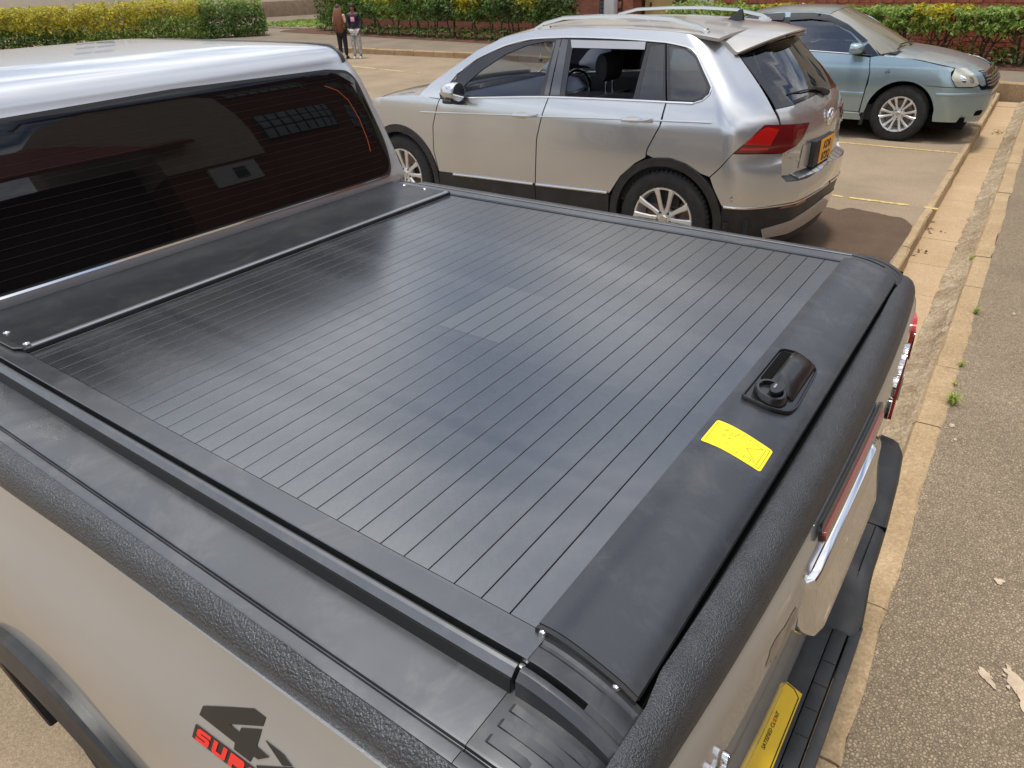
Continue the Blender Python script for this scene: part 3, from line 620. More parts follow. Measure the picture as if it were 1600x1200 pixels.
def leaf_pile(c, n, sp, seed, label):
    r_ = random.Random(seed); V = []; F = []
    for _ in range(n):
        p = Vector((c[0]+r_.gauss(0, sp), c[1]+r_.gauss(0, sp*1.3), c[2]+r_.uniform(.003, .02))); a = Vector((r_.uniform(-1, 1), r_.uniform(-1, 1), r_.uniform(-.4, .4))).normalized()*r_.uniform(.012, .028); b = a.cross(Vector((r_.uniform(-.3, .3), r_.uniform(-.3, .3), 1))).normalized()*r_.uniform(.006, .013)
        i = len(V); V += [tuple(p-a), tuple(p-b), tuple(p+a), tuple(p+b)]; F.append((i, i+1, i+2, i+3))
    me = bpy.data.meshes.new('dry_leaves'); me.from_pydata(V, [], F); me.materials.append(MATS['dry_leaf']); o = link('dry_leaves', me); tag(o, label, 'leaves'); stuff(o)
leaf_pile((1.10, 11.35, -.125), 26, .055, 1, 'clump of dry leaves lying mid channel beyond the cars')
leaf_pile((1.02, 6.55, -.125), 9, .05, 2, 'few dry leaves against the kerb foot behind the silver car')
leaf_pile((1.03, 5.9, -.125), 6, .04, 3, 'dry leaves at the kerb foot near the truck corner')
# ------------------------------------------------------------------ buildings and walls
def brick_tex(name, c1, c2, mo, sc=1.0):
    mt, t, b = _base(name); co = t.nodes.new('ShaderNodeTexCoord'); mp = t.nodes.new('ShaderNodeMapping'); mp.inputs['Rotation'].default_value = (radians(90), 0, 0)
    br = t.nodes.new('ShaderNodeTexBrick'); br.inputs['Scale'].default_value = sc; br.inputs['Brick Width'].default_value = .24; br.inputs['Row Height'].default_value = .085; br.inputs['Mortar Size'].default_value = .008; br.inputs['Color1'].default_value = (*c1, 1); br.inputs['Color2'].default_value = (*c2, 1); br.inputs['Mortar'].default_value = (*mo, 1)
    t.links.new(co.outputs['Object'], mp.inputs[0]); t.links.new(mp.outputs[0], br.inputs['Vector']); t.links.new(br.outputs['Color'], b.inputs['Base Color']); b.inputs['Roughness'].default_value = .85
    bp = t.nodes.new('ShaderNodeBump'); bp.inputs['Strength'].default_value = .6; bp.inputs['Distance'].default_value = .01; bp.invert = True; t.links.new(br.outputs['Fac'], bp.inputs['Height']); t.links.new(bp.outputs[0], b.inputs['Normal']); MATS[name] = mt
brick_tex('brick_far', (.30, .095, .05), (.22, .065, .035), (.15, .10, .07))
# brick boundary wall behind the clipped hedge; root at its foot, running along local x
ang = math.atan(-.175); bw = empty('brick_wall', (-6.0, hline(-6.0)+1.15, .1), ang); tag(bw, 'red brick wall behind the clipped hedge at the right', 'wall')
MB().box(0, 15, .03, .25, 0, 2.3).build('mortar_core', 'mortar', bw, smooth=False)
bl, bh, j = .232, .076, .010; bm_ = MB().box(0, bl, 0, .06, 0, bh); bo = bm_.build('brick', 'brick_red', bw, bevel=.004, seg=1); bmesh0 = bo.data; rest = MB(); cnt = 1; cand = []
for r_ in range(26):
    for c_ in range(62):
        x = c_*(bl+j)-(r_ % 2)*.12; z = .01+r_*(bh+j)
        if x < .0 or x > 14.7 or (r_ == 0 and c_ == 0): continue
        vis = 2.2 < x < 8.6 and .18 < z < 1.16
        cand.append((x, z, vis))
visn = [c for c in cand if c[2]]; random.Random(3).shuffle(visn); visn = sorted(visn, key=lambda c: abs(c[0]-6.4)+abs(c[1]-.75)*2.5)[:298]; vs_ = set((c[0], c[1]) for c in visn)
rng = random.Random(21); bo.location = (visn[0][0], .0, visn[0][1])
for x, z in [(c[0], c[1]) for c in visn[1:]]:
    o = bo.copy(); COL.objects.link(o); o.location = (x+rng.uniform(-.003, .003), rng.uniform(-.006, .004), z); o.parent = bw
for x, z, v in cand:
    if (x, z) not in vs_: d = rng.uniform(-.004, .004); rest.box(x, x+bl, d, .05, z, z+bh)
stuff(rest.build('brick_courses', 'brick_red', bw, smooth=False))
cp = MB()
for i in range(95):
    x = i*.157; cp.box(x+.004, x+.151, -.05, .30, 2.30, 2.38)
stuff(cp.build('coping_bricks', 'brick_red', bw, smooth=False))
# brick block behind the middle hedge with white pillar, stair entrance
ab = empty('apartment_block', (-9.6, 20.35, .1), math.atan(-.19)); tag(ab, 'red brick apartment block with white pillar and ochre stair entrance', 'building')
MB().box(-15.5, -.35, 0, 6, 0, 2.4).build('wall', 'brick_far', ab, smooth=False); MB().box(-15.5, 6.4, .02, 6, 4.2, 9).box(-15.5, -.36, .021, 6, 2.4, 4.199).build('upper_wall', 'plaster', ab, smooth=False)
for x in (-14, -10.5, -7, -3.5, .2, 3.4):
    for z in (4.6, 7.0): w_ = box('window', x, x+1.9, -.05, .1, z, z+1.3, 'white_frame', ab); MB().box(x+.07, x+.9, -.06, -.052, z+.07, z+1.23).box(x+1.0, x+1.83, -.06, -.052, z+.07, z+1.23).build('pane', 'pane', w_, smooth=False)
box('pillar', -.33, .05, -.12, .4, 0, 4.2, 'plaster_white', ab, .01)
grid = MB()
for i in range(5): grid.box(-.55+i*.05, -.535+i*.05, -.05, -.03, .4, 1.35)
for i in range(9): grid.box(-.56, -.33, -.045, -.028, .42+i*.11, .435+i*.11)
grid.build('vent_grille', 'ink', ab, smooth=False); box('vent_panel', -.57, -.335, -.025, .0, .38, 1.38, 'plaster_white', ab)
box('meter_door', .05, .30, .05, .3, 0, 2.3, 'dark_wood', ab, .006)
for i in range(4): box('meter_window', .09+.0*i, .20, .02, .05, .35+i*.26, .52+i*.26, 'brick_red', ab, .003)
box('pier', .31, .66, -.02, .4, 0, 4.2, 'brick_far', ab)
box('stair_wall', .67, 2.35, .55, .8, 0, 4.2, 'ochre', ab)
st = MB(); st.add([(1.45, .45, .0), (2.45, .45, .0), (2.45, .45, 1.9), (2.2, .45, 1.9), (1.45, .45, .55), (1.45, .75, .0), (2.45, .75, .0), (2.45, .75, 1.9), (2.2, .75, 1.9), (1.45, .75, .55)], [(0, 1, 2, 3, 4), (9, 8, 7, 6, 5), (0, 5, 6, 1), (1, 6, 7, 2), (2, 7, 8, 3), (3, 8, 9, 4), (4, 9, 5, 0)])
st.build('stair_flight', 'dark_wood', ab, smooth=False)
box('wall_lamp', .86, .91, .51, .55, .86, 1.0, 'dark_wood', ab, .006)
box('porch_wall', 2.46, 3.9, .2, .6, 0, 4.2, 'plaster_white', ab, .01)
box('end_wall', 3.92, 6.4, .0, 5, 0, 4.2, 'brick_far', ab)
box('entrance_floor', -.3, 3.9, -.4, .54, -.05, .06, 'pavement_mat', ab)
# cream building behind the left hedge
cb = empty('cream_building', (-47, 10, 0), radians(68)); tag(cb, 'cream plastered building with brown plinth behind the left hedge', 'building')
box('wall', -16, 34, 0, 6, 0.9, 12, 'plaster', cb); box('plinth', -16, 34, -.12, .0, 0, .98, 'plinth', cb, .01)
for i in range(6):
    x = -10+i*7
    for z in (2.6, 5.6, 8.6): w_ = box('window', x, x+2.2, -.04, .1, z, z+1.4, 'white_frame', cb, .01); MB().box(x+.08, x+1.06, -.055, -.042, z+.08, z+1.32).box(x+1.14, x+2.12, -.055, -.042, z+.08, z+1.32).build('pane', 'pane', w_, smooth=False)
box('downpipe', 13.6, 13.75, -.25, -.12, 0, 6.5, 'plaster_white', cb, .02)
# fallen branch end sticking up over the hedge
br = MB(); br.tube([(0, 0, 0), (.1, .25, .28), (.18, .5, .40)], [.05, .04, .02], 7).tube([(.08, .2, .2), (.0, .32, .33)], [.03, .012], 6)
o = br.build('cut_branch', 'bark'); o.location = (-33.5, 18.4, .75); tag(o, 'dark cut branch sticking up behind the golden hedge', 'branch')
# the block across the road that the car windows mirror
mb_ = empty('facing_block', (13, -14, 0)); tag(mb_, 'cream and brick apartment block across the road, seen only mirrored in car glass', 'building')
def part(nm, y0, y1, z0, z1, mat, d=0, t=.3): return box(nm, d, d+t, y0, y1, z0, z1, mat, mb_)
part('wall', 0, 22.0, 0, 7.3, 'dark_wood', 1.2, 5); part('wall', 22.0, 24.7, 6.4, 12, 'plaster', 0, 7); part('wall', 22.0, 24.7, 0, 6.4, 'brick_far', .1, 7); part('wall', 24.7, 44, 0, 12, 'brick_far', .3, 7)
w_ = box('window', .02, .2, 23.0, 24.3, 5.6, 6.3, 'white_frame', mb_); box('pane', .0, .018, 23.6, 23.95, 5.75, 6.15, 'pane', w_)
rf = MB(); rf.add([(-.4, -1, 7.1), (-.4, 22.9, 7.1), (6, 22.9, 11.6), (6, -1, 11.6), (-.4, -1, 7.25), (-.4, 22.9, 7.25), (6, 22.9, 11.8), (6, -1, 11.8)], [(0, 1, 2, 3), (4, 7, 6, 5), (0, 4, 5, 1), (1, 5, 6, 2), (3, 2, 6, 7), (0, 3, 7, 4)])
rf.add([(-.6, 21.8, 12.0), (-.6, 45, 12.0), (4, 45, 14.4), (4, 21.8, 14.4), (-.6, 21.8, 12.2), (-.6, 45, 12.2), (4, 45, 14.6), (4, 21.8, 14.6)], [(0, 1, 2, 3), (4, 7, 6, 5), (0, 4, 5, 1), (1, 5, 6, 2), (3, 2, 6, 7), (0, 3, 7, 4)])
rf.build('roof', 'roof_tile', mb_, smooth=False)
for y0 in (25.2, 30.0, 34.0, 38.0):
    for z0 in (1.2, 6.9, 9.8):
        d = .23
        w_ = box('window', d, d+.1, y0, y0+2.9, z0, z0+1.2, 'pane_grey', mb_)
        g = MB()
        for k in range(9): g.box(d-.03, d-.002, y0+k*.355, y0+k*.355+.03, z0, z0+1.2)
        for k in range(4): g.box(d-.028, d-.004, y0, y0+2.9, z0+k*.39, z0+k*.39+.03)
        g.build('window_grid', 'ink', w_, smooth=False)
# cream block above and behind the brick wall, mirrored in the SUV hatch and the bed cover
rb = empty('rear_block', (-4, 27, 0)); tag(rb, 'cream apartment block behind the brick wall, seen mirrored in the SUV tailgate', 'building')
box('wall', 0, 24, 0, 6, 0, 10, 'plaster', rb)
for i in range(6):
    for z in (1.4, 4.4, 7.4): x = 1+i*3.9; w_ = box('window', x, x+1.9, -.05, .1, z, z+1.5, 'white_frame', rb); MB().box(x+.06, x+.9, -.06, -.052, z+.06, z+1.44).box(x+1.0, x+1.84, -.06, -.052, z+.06, z+1.44).build('pane', 'pane', w_, smooth=False)

# ------------------------------------------------------------------ two girls standing by the far kerb
def skin_body(name, pts, edges, rad, mat, parent, sub=2):
    me = bpy.data.meshes.new(name); me.from_pydata(pts, edges, []); o = link(name, me, parent); md = o.modifiers.new('skin', 'SKIN')
    for i, r_ in enumerate(rad): d = o.data.skin_vertices[0].data[i]; d.radius = r_ if isinstance(r_, tuple) else (r_, r_); d.use_root = (i == 0)
    s = o.modifiers.new('sub', 'SUBSURF'); s.levels = sub; s.render_levels = sub; me.materials.append(MATS[mat]); o.modifiers['skin'].use_smooth_shade = True; return o
def girl(loc, rz, H, back):
    k = H/1.6; P = lambda x, y, z: (x*k, y*k, z*k); root = empty('person', loc, rz)
    body = [P(0, 0, .86), P(0, .01, 1.0), P(0, .015, 1.16), P(0, .01, 1.30), P(0, .0, 1.385), P(0, -.015, 1.45), P(0, -.01, 1.53),
            P(.15, .01, 1.29), P(.20, .02, 1.06), P(.20, -.07, .86), P(.195, -.10, .79), P(-.15, .01, 1.29), P(-.20, .02, 1.06), P(-.17, -.07, .88), P(-.155, -.10, .81),
            P(.085, 0, .80), P(.095, -.01, .46), P(.10, .02, .09), P(-.085, 0, .80), P(-.095, -.01, .46), P(-.10, .02, .09), P(.105, -.11, .035), P(-.105, -.11, .035)]
    ed = [(0, 1), (1, 2), (2, 3), (3, 4), (4, 5), (5, 6), (3, 7), (7, 8), (8, 9), (9, 10), (3, 11), (11, 12), (12, 13), (13, 14), (0, 15), (15, 16), (16, 17), (0, 18), (18, 19), (19, 20), (17, 21), (20, 22)]
    rd = [.125, .105, .115, .12, .048, .078, .082, .052, .042, .034, .03, .052, .042, .034, .03, .085, .058, .04, .085, .058, .04, .035, .035]
    skin_body('body', body, ed, [r_*k for r_ in rd], 'skin', root)
    f = MB()   # face features on the front (-y) side
    for s in (-1, 1): f.dome(P(.03*s, -.088, 1.50), (0, -1, 0), .011*k, .006*k, 8)
    f.build('eyes', 'ink', root); nb = MB(); nb.tube([P(0, -.088, 1.50), P(0, -.108, 1.465), P(0, -.095, 1.455)], [.008*k, .013*k, .006*k], 6); nb.dome(P(0, -.092, 1.43), (0, -1, -.2), .02*k, .006*k, 8)
    for s in (-1, 1): nb.dome(P(.084*s, .0, 1.475), (s, 0, 0), .02*k, .012*k, 8)
    nb.build('face_features', 'skin', root)
    fg = MB()
    for s, hx, hy, hz in ((1, .195, -.10, .79), (-1, -.155, -.10, .81)):
        for i, l in enumerate((.060, .070, .066, .052)): bx = hx+(i-1.5)*.014; fg.tube([P(bx, hy, hz-.01), P(bx, hy-.008, hz-.01-l*.5), P(bx, hy-.02, hz-.01-l)], [.009*k, .008*k, .006*k], 6)
        fg.tube([P(hx-s*.025, hy-.01, hz), P(hx-s*.045, hy-.025, hz-.03), P(hx-s*.042, hy-.035, hz-.05)], [.010*k, .009*k, .007*k], 6)
    fg.build('fingers', 'skin', root)
    def cloth(name, ids, mat, grow):
        mp = {v: i for i, v in enumerate(ids)}; skin_body(name, [body[i] for i in ids], [(mp[a], mp[b]) for a, b in ed if a in mp and b in mp], [(rd[i]+grow)*k for i in ids], mat, root)
    if back:
        cloth('top', [0, 1, 2, 3, 7, 8, 11, 12], 'peach', .018); cloth('trousers', [0, 15, 16, 17, 18, 19, 20], 'trouser_black', .020)
        h = MB(); r_ = random.Random(4)
        for i in range(120):
            a = r_.uniform(.0, pi); rr = .105; x0 = -rr*cos(a); y0 = rr*.55*sin(a)+.02; P_ = [P(x0*.7, y0*.4, 1.60-.04*abs(x0)), P(x0*1.05, y0+.03, 1.50), P(x0*1.25+r_.uniform(-.02, .02), y0+.085+r_.uniform(0, .03), 1.30), P(x0*1.35+r_.uniform(-.03, .03), y0+.10+r_.uniform(0, .04), 1.05), P(x0*1.2+r_.uniform(-.04, .04), y0+.09+r_.uniform(0, .03), .86+r_.uniform(-.08, .12))]
            h.tube(P_, [.012*k, .013*k, .013*k, .012*k, .006*k], 5)
        h.build('hair', 'braids', root); hd = MB(); hd.loft([[P(q*.098*cos(a), .012+q*.104*sin(a), z) for a in [t*pi/6 for t in range(12)]] for q, z in ((.80, 1.44), (1.0, 1.50), (.98, 1.56), (.7, 1.61), (.25, 1.632))]).build('hair_crown', 'hair_dark', root)
    else:
        cloth('jacket', [0, 1, 2, 3, 7, 8, 9, 11, 12, 13], 'navy', .022); cloth('trousers', [0, 15, 16, 17, 18, 19, 20], 'patterned', .022)
        box('chest_print', -.06*k, .06*k, -.152*k, -.140*k, 1.10*k, 1.23*k, 'pink', root, .02*k)
        h = MB(); h.loft([[P(q*.096*cos(a), .022+q*.10*sin(a), z) for a in [t*pi/6 for t in range(12)]] for q, z in ((.85, 1.46), (1.0, 1.52), (.95, 1.57), (.65, 1.612), (.2, 1.63))])
        r_ = random.Random(9)
        for i in range(60): a = r_.uniform(.0, pi); x0 = -.095*cos(a); y0 = .06*sin(a)+.03; h.tube([P(x0, y0, 1.55), P(x0*1.2, y0+.02, 1.42), P(x0*1.25, y0+.04, 1.26+r_.uniform(-.06, .06))], [.012*k, .012*k, .006*k], 5)
        h.build('hair', 'hair_dark', root)
    for s in (-1, 1): MB().loft([[P(.10*s+q*.042*cos(a), -.045+q*.125*sin(a), z) for a in [t*pi/6 for t in range(12)]] for q, z in ((.92, 0), (1, .02), (.95, .045), (.6, .075))]).build('shoe', 'shoe_white' if not back else 'trouser_black', root)
    return root
g1 = girl((-15.27, 14.72, 0), radians(205), 1.36, True); tag(g1, 'girl seen from behind in a peach top with long brown braids and black trousers', 'person')
g2 = girl((-14.90, 14.90, 0), radians(35), 1.38, False); tag(g2, 'girl facing the camera in a dark jacket with pink print and patterned trousers', 'person')
# ------------------------------------------------------------------ the silver pickup truck
YC = .692; PT = .043
tk = empty('pickup_truck'); tag(tk, 'silver double cab pickup truck with a black roller bed cover in the foreground', 'pickup truck')
def M2(prof): return [(2*YC-y, z) for y, z in prof]
# cab: a stack of rounded rectangles from the sill over the window line to the roof
WZ = [(.45, .88), (.8, .92), (1.08, .90), (1.22, .87), (1.30, .85), (1.45, .82), (1.58, .79), (1.66, .765), (1.705, .74)]
XB = [(.45, -.345), (1.1, -.345), (1.25, -.335), (1.29, -.318), (1.312, -.313), (1.335, -.322), (1.37, -.332), (1.45, -.355), (1.55, -.385), (1.62, -.407), (1.68, -.428), (1.705, -.440)]
XF = [(.45, -2.6), (1.05, -2.5), (1.15, -2.4), (1.705, -1.72)]
XM = -1.15; NE = 12.0
ROOF = [(1.705+.050*sin(radians(a)), .012*sin(radians(a))+.050*(1-cos(radians(a))), .055*(1-cos(radians(a)))) for a in range(0, 77, 7)]
ROOF += [(ROOF[-1][0]+.038*(1-(1-q/9)**2), ROOF[-1][1]+.555*q/9, ROOF[-1][2]+.55*q/9) for q in range(1, 10)] if 0 else [(1.7535+.038*(1-(1-q/9)**2), .0502+.555*q/9, .0417+.55*q/9) for q in range(1, 10)]
def cab_rear(y, z):
    w = crv(WZ, z); a = crv(XB, z)-XM; t = min(.999, abs((y-YC)/w)); return (XM+a*(1-t**NE)**(1/NE), y, z)
def cab_side(x, z):
    w = crv(WZ, z); a = (crv(XB, z)-XM) if x > XM else (XM-crv(XF, z)); t = min(.999, abs((x-XM)/a)); return (x, YC-w*(1-t**NE)**(1/NE), z)
def ring(w, xb, xf, z, n=112):
    o = []
    for k in range(n):
        a = 2*pi*k/n; c, s = cos(a), sin(a); e = 2/NE
        X = (abs(c)**e)*(1 if c > 0 else -1); Y = (abs(s)**e)*(1 if s > 0 else -1)
        o.append((XM+X*((xb-XM) if c > 0 else (XM-xf)), YC+Y*w, z))
    return o
rings = [ring(crv(WZ, z), crv(XB, z), crv(XF, z), z) for z in [.45, .7, .95, 1.08, 1.15, 1.22, 1.26, 1.29, 1.31, 1.325, 1.34, 1.355, 1.37, 1.41, 1.45, 1.5, 1.55, 1.6, 1.65, 1.68, 1.695]]
rings += [ring(.74-iy, -.440-ix, -1.72+ix, z) for z, ix, iy in ROOF]
MB().loft(rings).build('cab', 'silver', tk, ang=60)
# rear window: dark glass, rubber edge, heater lines
WIN = rnd([(-.001, 1.338), (1.385, 1.338), (1.405, 1.43), (1.360, 1.668), (1.24, 1.682), (YC, 1.691), (.144, 1.682), (.024, 1.668), (-.021, 1.43)], [.09, .09, .06, .10, 0, 0, 0, .10, .06], 6)
def grow(poly, d, c=(YC, 1.53)): return [(c[0]+(x-c[0])*(1+d/.6), c[1]+(z-c[1])*(1+d/.16)) for x, z in poly]
panel('window_seal', [grow(WIN, .010), grow(WIN, -.003)], cab_rear, 'seal', tk, .05, .003, .006)
rw = panel('rear_window', WIN, cab_rear, 'tinted', tk, .05, .006, .006)
panel('window_trim', [[(.01, 1.325), (1.374, 1.325), (1.384, 1.3305), (.0, 1.3305)]], cab_rear, 'chrome', tk, .05, .004, .004)
for i in range(15):
    z = 1.362+i*.0212; x0, x1 = .02+max(0, (z-1.6))*.4, 1.364-max(0, (z-1.6))*.4
    strip('heater_line', [(x0, z), (x1, z)], cab_rear, 'heater', rw, .0011, .0066)
strip('orange_line', [(1.215, 1.645), (1.262, 1.625), (1.295, 1.59), (1.315, 1.53), (1.322, 1.46), (1.318, 1.42)], cab_rear, 'orange_edge', rw, .004, .0068)
for s in (0, 1):
    mir = bool(s)
    panel('side_window', rnd([(-1.15, 1.20), (-.50, 1.22), (-.62, 1.60), (-1.12, 1.66)], .04), cab_side, 'tinted', tk, .07, .004, .004, flip=False, mir=mir, cen=YC)
    panel('side_window', rnd([(-2.10, 1.16), (-1.24, 1.19), (-1.22, 1.66), (-1.55, 1.65)], .04), cab_side, 'tinted', tk, .07, .004, .004, mir=mir, cen=YC)
    sg = -1 if s == 0 else 1
    pm = []
    for z, ix, iy in ROOF:
        w = .74-iy
        if w > .668: pm.append((XM+(-.440-ix-XM)*(1-(.662/w)**NE)**(1/NE), YC+sg*.662, z))
    pm += [(x, YC+sg*.664, 1.7545) for x in (-.62, -.8, -1.1, -1.4, -1.6)]
    MB().tube(pm, .0085, 8).build('roof_moulding', 'black_plastic', tk)
# bonnet and front body, in front of the cab
hood = [[(x, YC+s*w, z) for s, w, z in ((-1, W_*.93, .45), (-1, W_, .7), (-1, W_*.99, h-.14), (-1, W_*.88, h-.02), (-.5, W_*.9, h+.02), (0, 0, h+.035), (.5, W_*.9, h+.02), (1, W_*.88, h-.02), (1, W_*.99, h-.14), (1, W_, .7), (1, W_*.93, .45))] for x, W_, h in ((-3.72, .70, .88), (-3.66, .80, .98), (-3.4, .88, 1.04), (-2.9, .915, 1.09), (-2.3, .915, 1.13))]
MB().loft(hood).build('front_body', 'silver', tk, ang=40)
panel('windscreen', rnd([(YC-.66, 1.14), (YC+.66, 1.14), (YC+.56, 1.66), (YC-.56, 1.66)], .06), lambda y, z: (XM-(XM-crv(XF, z))*(1-min(.999, abs((y-YC)/crv(WZ, z)))**NE)**(1/NE), y, z), 'tinted', tk, .1, .004, .004, flip=True)
# load bed sides
SIDE = [(.45, .250), (.7, .272), (.85, .280), (.95, .275), (1.0, .268), (1.05, .256), (1.10, .239), (1.15, .221), (1.19, .209), (1.22, .2035)]
def bed(u, z):
    y0 = -crv(SIDE, z)+.010*max(0, min(1, (u-.25)/.9))-.004; xc = 1.27; L_ = .19
    if u <= xc: return (u, y0, z)
    ph = min(1.2, (u-xc)/L_)*pi/2; xr = crv([(.45, 1.36), (.8, 1.405), (1.1, 1.405), (1.22, 1.395)], z)
    return (xc+(xr-xc)*sin(ph), y0+.135*(1-cos(ph)), z)
AX, AZ = .285, .390
side_poly = [(-.332, .46), (-.332, 1.221), (1.46, 1.221), (1.46, .55), (.83, .50)]+arc(AX, AZ, .44, 14, 170, 22)+[(-.15, .46)]
for s in (0, 1):
    mir = bool(s)
    panel('bed_side', side_poly, bed, 'silver', tk, .05, 0, .01, mir=mir, cen=YC)
    fl = arc(AX, AZ, .475, -8, 186, 30)+arc(AX, AZ, .392, 186, -8, 30); fl2 = arc(AX, AZ, .482, -8, 186, 30)+arc(AX, AZ, .462, 186, -8, 30)
    rg = []
    for i in range(45):
        a = radians(-12+204*i/44); rr = []
        for r_, of in ((.466, -.01), (.466, .014), (.461, .021), (.450, .024), (.440, .0245), (.420, .031), (.402, .036), (.395, .032), (.395, -.06)):
            p = bed(AX+r_*cos(a), AZ+r_*sin(a)); rr.append((p[0], (p[1]-of) if s == 0 else 2*YC-p[1]+of, p[2]))
        rg.append(rr)
    MB().loft(rg).build('wheel_arch_flare', 'black_plastic', tk, ang=35)
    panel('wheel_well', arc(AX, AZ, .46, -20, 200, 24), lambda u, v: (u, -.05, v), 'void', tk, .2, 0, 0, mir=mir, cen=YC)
    tl = panel('tail_light', rnd([(1.325, .83), (1.47, .80), (1.47, 1.125), (1.335, 1.135)], .03), bed, 'red_lens', tk, .025, .034, .035, mir=mir, cen=YC)
    panel('lamp_cell', rnd([(1.36, .87), (1.45, .86), (1.45, .95), (1.36, .96)], .012), bed, 'lamp_clear', tl, .03, .036, .004, mir=mir, cen=YC)
    panel('lamp_cell', rnd([(1.40, 1.0), (1.455, 1.0), (1.455, 1.09), (1.40, 1.10)], .012), bed, 'red_deep', tl, .03, .036, .004, mir=mir, cen=YC)
for s in (0, 1): box('bed_corner', 1.30, 1.388, *((-.175, -.097) if s == 0 else (2*YC+.097, 2*YC+.175)), .60, 1.222, 'silver', tk, .012)
# 4x4 graphics on the near bed side
d4 = [(0.8556, 1.1113), (0.9578, 1.165), (0.9812, 1.1655), (0.977, 1.1507), (0.9121, 1.1164), (0.9332, 1.1164), (0.936, 1.1245), (0.9747, 1.1449), (0.9681, 1.117), (0.9927, 1.1161), (0.9731, 1.1014), (0.9636, 1.1008), (0.9592, 1.0894), (0.9257, 1.0874), (0.9265, 1.0978), (0.849, 1.0946)]
panel('decal_figure', d4, bed, 'decal_black', tk, .02, .0012, .0009)
panel('decal_figure', [(0.9836, 1.1341), (1.0199, 1.1351), (1.0346, 1.1292), (1.0177, 1.1199)], bed, 'decal_black', tk, .02, .0012, .0009)
panel('decal_figure', [(0.9706, 1.0908), (1.0367, 1.1285), (1.045, 1.120), (0.985, 1.080)], bed, 'decal_black', tk, .02, .0012, .0009)
if 0: panel('decal_figure', [(1.045, 1.176), (1.108, 1.212), (1.138, 1.212), (1.128, 1.196), (1.065, 1.15), (1.085, 1.15), (1.092, 1.162), (1.125, 1.185), (1.117, 1.152), (1.14, 1.15), (1.118, 1.13), (1.106, 1.128), (1.097, 1.112), (1.065, 1.108), (1.07, 1.124), (1.03, 1.12)], bed, 'decal_black', tk, .02, .0012, .0009)
sb = panel('decal_bar', [(.8425, 1.0762), (1.05, 1.0912), (1.045, 1.0674), (.8355, 1.0522)], bed, 'decal_black', tk, .02, .0012, .0009)
def letter_on(strokes, x0, w, par, name):
    a = Vector((.8425, 1.0762)); b = Vector((.8355, 1.0522)); dx_ = (Vector((1.13, 1.097))-a)
    def q(u, v): p = a+(b-a)*(1-v)+dx_*((x0+u*w)/.2875); return (p.x, p.y)
    for st in strokes: panel(name, [q(*p) for p in st], bed, 'ink_red', par, .012, .0022, .0006)
T_ = .24
LET = {'S': [[(0, .85), (.12, .95), (1, .95), (1, .72), (.3, .72), (.3, .62), (.88, .62), (1, .5), (1, .18), (.88, .06), (0, .06), (0, .28), (.7, .28), (.7, .39), (.12, .39), (0, .5)]],
       'U': [[(0, .95), (.3, .95), (.3, .30), (.7, .30), (.7, .95), (1, .95), (1, .18), (.88, .06), (.12, .06), (0, .18)]],
       'P': [[(0, .06), (0, .95), (.88, .95), (1, .83), (1, .48), (.88, .34), (.3, .34), (.3, .06)]],
       'E': [[(.12, .95), (1, .95), (1, .74), (.3, .74), (.3, .61), (.95, .61), (.95, .41), (.3, .41), (.3, .27), (1, .27), (1, .06), (.12, .06), (0, .18), (0, .83)]],
       'R': [[(0, .06), (0, .95), (.88, .95), (1, .83), (1, .5), (.85, .38), (1, .06), (.68, .06), (.52, .36), (.3, .36), (.3, .06)]]}
x_ = .008
for c in 'SUPER': letter_on(LET[c], x_, .029, sb, 'decal_letter'); x_ += .036
# rails and caps of both bed sides
GR = [(-.002, 1.262), (-.002, 1.2925), (-.0075, 1.2925), (-.0080, 1.2942), (-.0425, 1.2955), (-.0440, 1.2945), (-.0440, 1.262)]
GO = [(-.0530, 1.262), (-.0530, 1.2940), (-.0560, 1.2955), (-.0605, 1.2945), (-.0685, 1.2870), (-.0700, 1.2660), (-.0700, 1.258)]
CAP = [(-.060, 1.255), (-.060, 1.2636), (-.1425, 1.2640), (-.1460, 1.2630), (-.1472, 1.2585), (-.1488, 1.2580), (-.1496, 1.2615), (-.1502, 1.2580), (-.1516, 1.2585), (-.1528, 1.2625), (-.1660, 1.2630), (-.1685, 1.2622), (-.1685, 1.250)]
ROL = [(-.160, 1.245), (-.1690, 1.2625), (-.1760, 1.2610), (-.1850, 1.2550), (-.1930, 1.2450), (-.1985, 1.2340), (-.2015, 1.2220), (-.2015, 1.212), (-.185, 1.21)]
def bend(x): return 0 if x < 1.285 else .112*(1-sqrt(max(0, 1-((x-1.285)/.122)**2)))
def zdrop(x): return crv([(-.4, 0), (1.24, 0), (1.28, -.001), (1.32, -.006), (1.36, -.018), (1.40, -.040)], x)
def taper(x, y): return (.008*max(-1, min(1, (x-.69)/.44)) if y < -.170 else 0)
def lofted(name, prof, xs, mat, s, parent, bendw=False, drop=False, ang=30):
    rings = []
    for x in xs:
        rg = []
        for y, z in prof:
            yy = y+taper(x, y)
            if bendw: k = max(0, min(1, (-.07-y)/.08)); yy += bend(x)*k
            zz = z+(zdrop(x) if drop else 0); rg.append((x, yy if s == 0 else 2*YC-yy, zz))
        rings.append(rg)
    return MB().loft(rings).build(name, mat, parent, ang=ang)
XS = [-.335+.05*i for i in range(32)]; XSr = [x for x in XS if x < 1.25]+[1.2605]; XSc = [1.2612+.0125*i for i in range(11)]
